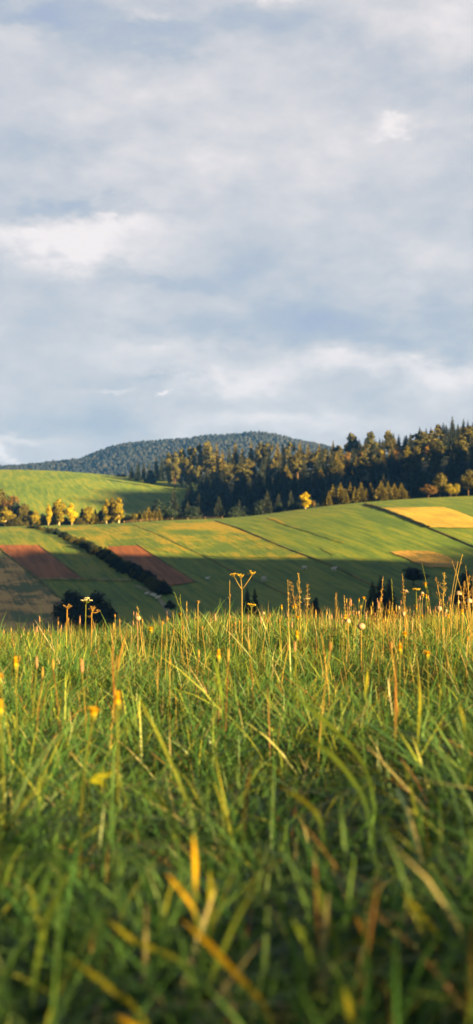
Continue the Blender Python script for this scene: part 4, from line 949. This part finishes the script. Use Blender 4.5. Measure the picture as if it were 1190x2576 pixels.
blade([(735, 1840), (785, 1862), (850, 1910), (925, 2015)], 1.6, 1.5, .009, 'blade_g', 'second broad arching green blade below the longest one')
blade([(700, 1975), (760, 2010), (810, 2055)], 1.4, 1.35, .008, 'blade_o', 'pale yellow green blade lying below the arching blades')
blade([(536, 1655), (550, 1700), (563, 1790)], 2.75, 2.7, .010, 'blade_g', 'upright broad light green blade left of centre')
blade([(925, 1680), (923, 1715), (918, 1750)], 3.0, 2.95, .010, 'blade_o', 'pale straw coloured upright blade right of centre')
blade([(283, 1612), (285, 1690), (287, 1760), (291, 1815)], 2.6, 2.5, .005, 'red', 'reddish brown stalk, straight arm of the fork at left', 'withered_stalk')
blade([(322, 1586), (305, 1635), (293, 1700)], 2.65, 2.6, .005, 'orange', 'orange stalk, slanted arm of the fork at left', 'withered_stalk')
blade([(397, 1660), (397, 1700), (396, 1745)], 3.0, 2.9, .005, 'straw', 'single straw stalk right of the reddish fork', 'withered_stalk')
blade([(995, 1655), (996, 1740), (995, 1870)], 2.25, 2.2, .006, 'red', 'reddish upright stem right of the arching blades', 'withered_stalk')
blade([(1052, 1690), (1058, 1760), (1050, 1880)], 2.2, 2.15, .006, 'blade_o', 'olive stem standing beside the reddish upright stem', 'withered_stalk')
blade([(1155, 1770), (1162, 1795), (1170, 1830)], 1.7, 1.7, .005, 'blade_o', 'short bright yellow blade near the right edge')
blade([(892, 2300), (908, 2330), (925, 2390)], 1.05, 1.05, .006, 'orange', 'small orange red blade tip at lower right')
blade([(855, 2384), (900, 2368), (950, 2362), (1010, 2400)], 1.02, 1.0, .0055, 'blade_o', 'thin golden blade lying level at lower right')
blade([(865, 2480), (875, 2520), (890, 2590)], .9, .9, .008, 'blade_o', 'broad yellowish blade tip at the bottom right of centre')
blade([(1192, 2330), (1186, 2420), (1184, 2570)], .95, .95, .0075, 'orange', 'orange brown stem on the right edge at the bottom')
blade([(527, 2190), (532, 2245), (530, 2310)], 1.1, 1.1, .0085, 'blade_o', 'blurred olive blade right of the upright yellow blade')
blade([(175, 2190), (140, 2260), (110, 2330), (80, 2500)], 1.1, 1.0, .007, 'blade_g', 'long green blade leaning right at lower left')
def folded_leaf():
    c = W(252, 1958, 1.5); root = c.copy(); root.z = h1(c.x, c.y); e = empty('yellow_leaf', root, label='folded bright yellow leaf caught in the grass left of centre', cat='leaf'); c = c-root
    for pts, w_ in (([(-.014, 0, -.003), (-.004, 0, .003), (.008, .004, .003), (.018, .006, .008)], [.002, .006, .006, .001]), ([(-.014, 0, -.003), (-.007, .004, -.004), (.002, .004, -.006), (.009, 0, -.012)], [.002, .006, .005, .001])):
        m = MB(); m.ribbon([c+Vector(p)*.8 for p in pts], [q*.8 for q in w_], (0, .35, 1)); m.obj('leaf_fold', PM['leaf_y'], e)
    m = MB(); m.tube([c+Vector((-.018, 0, -.003)), c+Vector((-.02, .004, -.05)), Vector((-.03, .01, 0))], [.001, .001, .0012], 4); m.obj('stem', PM['green'], e)
folded_leaf()
blade([(330, 1975), (390, 1995), (440, 2050)], 1.45, 1.4, .007, 'blade_g', 'curved green blade right of the folded yellow leaf')
blade([(630, 1920), (622, 1985), (612, 2080)], 1.35, 1.3, .004, 'red', 'orange brown stem at centre below the dark hollow')
blade([(1015, 2245), (1060, 2300), (1110, 2360)], 1.08, 1.05, .0085, 'blade_o', 'broad olive yellow blade slanting at lower right')
blade([(735, 2310), (760, 2350), (790, 2420)], 1.0, 1.0, .008, 'blade_g', 'blurred broad green blade right of bottom centre')
blade([(790, 2210), (820, 2290), (850, 2400)], 1.05, 1.0, .008, 'blade_g', 'tall blurred green blade at the lower right of centre')

for s_b, t_b, hb, wb, v, lab in ((-.2, 2.9, 1.35, 1.5, 1, 'nearest low added shade bush, unseen to the right behind the viewpoint'), (.75, 3.5, 1.45, 1.5, 2, 'tallest low added shade bush, unseen, second from the viewpoint'),
        (1.5, 4.3, 1.4, 1.4, 3, 'third added shade bush along the meadow, unseen behind the viewpoint'), (2.4, 5.2, 1.42, 1.5, 4, 'farthest and thinnest added shade bush, unseen behind the viewpoint')):
    mbs = broadleaf(300+v, 'bush', (640, 620, 330, 120)[v-1], .42)  # bushes added out of view to throw dappled shade on the foreground grass
    e = empty('shade_bush', (t_b*ca+s_b*sa, s_b*ca-t_b*sa, h1(t_b*ca+s_b*sa, s_b*ca-t_b*sa)), label=lab, cat='bush'); e.scale = (wb/8.5, wb/8.5, hb/10); e.rotation_euler.z = v*1.3
    mbs[0].obj('crown', LM['olive'], e); mbs[1].obj('trunk', BARK, e, True)
# ------------------------------------------------------------------ haze
def haze():
    m = bpy.data.materials.new('haze'); m.use_nodes = True; nt = m.node_tree; nt.nodes.remove(nt.nodes['Principled BSDF'])
    v = nt.nodes.new('ShaderNodeVolumePrincipled'); v.inputs['Color'].default_value = (.07, .28, 1, 1); v.inputs['Density'].default_value = 7e-5; v.inputs['Anisotropy'].default_value = .1
    nt.links.new(v.outputs[0], nt.nodes['Material Output'].inputs['Volume'])
    lo = (min(xs)-20, min(ys)-20, float(ZZ.min())-1); hi = (max(xs)+20, max(ys)+20, float(ZZ.max())+20)
    vs = [(x, y, z) for x in (lo[0], hi[0]) for y in (lo[1], hi[1]) for z in (lo[2], hi[2])]
    fs = [(0, 1, 3, 2), (4, 6, 7, 5), (0, 4, 5, 1), (2, 3, 7, 6), (0, 2, 6, 4), (1, 5, 7, 3)]
    o = link(bpy.data.objects.new('haze', mkmesh('haze', vs, fs, m))); tag(o, 'thin evening haze over the whole valley', 'haze', kind='stuff')
haze()

# ------------------------------------------------------------------ sky, sun, camera
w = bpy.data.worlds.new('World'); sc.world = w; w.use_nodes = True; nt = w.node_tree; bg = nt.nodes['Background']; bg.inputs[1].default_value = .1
sky = nt.nodes.new('ShaderNodeTexSky'); sky.sky_type = 'NISHITA'; sky.sun_disc = False; sky.sun_elevation = SUN_EL
sundir = Vector((math.cos(SUN_EL)*ca, -math.cos(SUN_EL)*sa, math.sin(SUN_EL)))
sky.sun_rotation = math.atan2(sundir.x, sundir.y)
def mth(op, a, b=None, c=None):
    n = nt.nodes.new('ShaderNodeMath'); n.operation = op
    for i, v in enumerate((a, b, c)):
        if v is None: continue
        if hasattr(v, 'is_linked'): nt.links.new(v, n.inputs[i])
        else: n.inputs[i].default_value = v
    return n.outputs[0]
tc = nt.nodes.new('ShaderNodeTexCoord'); sp = nt.nodes.new('ShaderNodeSeparateXYZ'); nt.links.new(tc.outputs['Generated'], sp.inputs[0])
X, Y, Z = sp.outputs
az = mth('ARCTAN2', X, Y); el = mth('ARCSINE', Z)
cmb = nt.nodes.new('ShaderNodeCombineXYZ'); nt.links.new(az, cmb.inputs[0]); nt.links.new(mth('MULTIPLY', el, 1.8), cmb.inputs[1])
skw = nt.nodes.new('ShaderNodeMapping'); skw.inputs['Rotation'].default_value = (0, 0, .22); nt.links.new(cmb.outputs[0], skw.inputs[0])
CV = skw.outputs[0]
n1 = noise(nt, CV, 9, 6, .55); n2 = noise(nt, CV, 28, 7, .6); n0 = noise(nt, CV, 4, 3, .5)
nw = nt.nodes.new('ShaderNodeTexNoise'); nw.inputs['Scale'].default_value = 14; nw.inputs['Detail'].default_value = 6; nt.links.new(CV, nw.inputs['Vector'])
ws = nt.nodes.new('ShaderNodeSeparateXYZ'); nt.links.new(nw.outputs['Color'], ws.inputs[0])
nv = nt.nodes.new('ShaderNodeTexNoise'); nv.inputs['Scale'].default_value = 60; nv.inputs['Detail'].default_value = 7; nv.inputs['Roughness'].default_value = .65; nt.links.new(CV, nv.inputs['Vector'])
vs_ = nt.nodes.new('ShaderNodeSeparateXYZ'); nt.links.new(nv.outputs['Color'], vs_.inputs[0])
az = mth('ADD', az, mth('MULTIPLY', mth('SUBTRACT', vs_.outputs[0], .5), .04)); el = mth('ADD', el, mth('MULTIPLY', mth('SUBTRACT', vs_.outputs[1], .5), .022))
azw = mth('ADD', az, mth('MULTIPLY', mth('SUBTRACT', ws.outputs[0], .5), .09)); elw = mth('ADD', el, mth('MULTIPLY', mth('SUBTRACT', ws.outputs[1], .5), .045))
clouds = [(150, 625, 230, 48, .75), (310, 575, 150, 26, .35), (590, 945, 120, 42, .6), (960, 925, 260, 26, .55), (1000, 312, 75, 20, .5), (400, 215, 260, 70, .28), (650, 390, 380, 90, .42), (1160, 90, 220, 150, .45),
 (270, 973, 70, 9, .5), (438, 981, 18, 6, .9), (5, 1150, 36, 22, .8), (1160, 960, 140, 40, .4), (380, 32, 75, 16, .5), (700, 10, 120, 16, .4), (450, 870, 300, 30, .3), (1140, 670, 120, 50, .35), (100, 75, 150, 22, .3), (550, 1060, 260, 40, .5), (60, 1120, 120, 16, .5), (950, 1050, 300, 40, .35),
 (100, 30, 260, 40, -.5), (480, 90, 330, 45, -.45), (820, 810, 330, 50, -.5), (200, 530, 160, 18, -.45), (60, 545, 60, 30, -.35), (100, 400, 160, 60, -.25), (1130, 210, 200, 50, -.25), (420, 930, 60, 14, -.35), (400, 700, 200, 26, -.3), (620, 660, 160, 60, -.25), (250, 1060, 250, 40, -.3), (900, 860, 240, 26, -.3), (1110, 330, 80, 26, -.2), (300, 800, 300, 30, -.15), (1000, 1040, 250, 40, -.1)]
acc = None
for px, row, wx, wy, k in clouds:
    a0 = math.atan2((px-CX), F); e0 = math.atan((HR-row)/math.hypot(F, px-CX)); rx, ry = wx/F, wy/F
    dx = mth('DIVIDE', mth('SUBTRACT', azw, a0), rx); dy = mth('DIVIDE', mth('SUBTRACT', elw, e0), ry)
    q = mth('MULTIPLY', mth('EXPONENT', mth('MULTIPLY', mth('ADD', mth('MULTIPLY', dx, dx), mth('MULTIPLY', dy, dy)), -1.0)), k*1.12)
    acc = q if acc is None else mth('ADD', acc, q)
fac = mth('ADD', mth('MULTIPLY', acc, .62), mth('ADD', mth('MULTIPLY', mth('SUBTRACT', n1, .5), .75), mth('MULTIPLY', mth('SUBTRACT', n2, .5), .6)))
fac = mth('ADD', fac, .53)
ccol = ramp(nt, [(.08, (.39, .445, .575)), (.32, (.47, .51, .58)), (.53, (.59, .592, .625)), (.74, (.71, .68, .69)), (1.0, (.92, .84, .82))], fac)
K = 1.2
scl = nt.nodes.new('ShaderNodeVectorMath'); scl.operation = 'SCALE'; nt.links.new(ccol, scl.inputs[0]); scl.inputs[3].default_value = K
mx = mixc(nt, .985, sky.outputs[0], scl.outputs[0])
# sky dimmed and cooled overhead and behind, out of view, to deepen the shade
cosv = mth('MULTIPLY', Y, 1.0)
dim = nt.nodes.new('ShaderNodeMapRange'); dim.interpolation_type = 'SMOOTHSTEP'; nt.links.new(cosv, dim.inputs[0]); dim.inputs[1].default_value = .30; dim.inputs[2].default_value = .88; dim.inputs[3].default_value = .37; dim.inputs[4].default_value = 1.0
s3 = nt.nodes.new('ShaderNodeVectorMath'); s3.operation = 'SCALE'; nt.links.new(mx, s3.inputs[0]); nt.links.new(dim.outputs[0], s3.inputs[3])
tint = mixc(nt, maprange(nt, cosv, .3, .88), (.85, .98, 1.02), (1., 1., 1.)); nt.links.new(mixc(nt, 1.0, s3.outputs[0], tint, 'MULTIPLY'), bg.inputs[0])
L = bpy.data.lights.new('sun', 'SUN'); L.energy = 5; L.angle = math.radians(.7); L.color = (1, .64, .24)
lo = bpy.data.objects.new('sun', L); COL.objects.link(lo); lo.rotation_euler = sundir.to_track_quat('Z', 'Y').to_euler()
cam = bpy.data.cameras.new('camera'); co = bpy.data.objects.new('camera', cam); COL.objects.link(co); sc.camera = co
co.rotation_euler = (math.pi/2, 0, 0); cam.sensor_fit = 'VERTICAL'; cam.sensor_height = 36; cam.lens = 36*F/2575.6; cam.shift_y = (HR-1287.8)/2575.6
cam.clip_start = .05; cam.clip_end = 20000
cam.dof.use_dof = True; cam.dof.focus_distance = 6.6; cam.dof.aperture_fstop = cam.lens/8.4
vs = sc.view_settings; vs.view_transform = 'Standard'; vs.look = 'None'; vs.gamma = 1; vs.exposure = 3.1; vs.use_curve_mapping = False
sc.render.engine = 'CYCLES'; sc.cycles.use_denoising = True; sc.cycles.max_bounces = 6; sc.cycles.transparent_max_bounces = 4; sc.cycles.volume_bounces = 0
sc.cycles.sample_clamp_indirect = 5
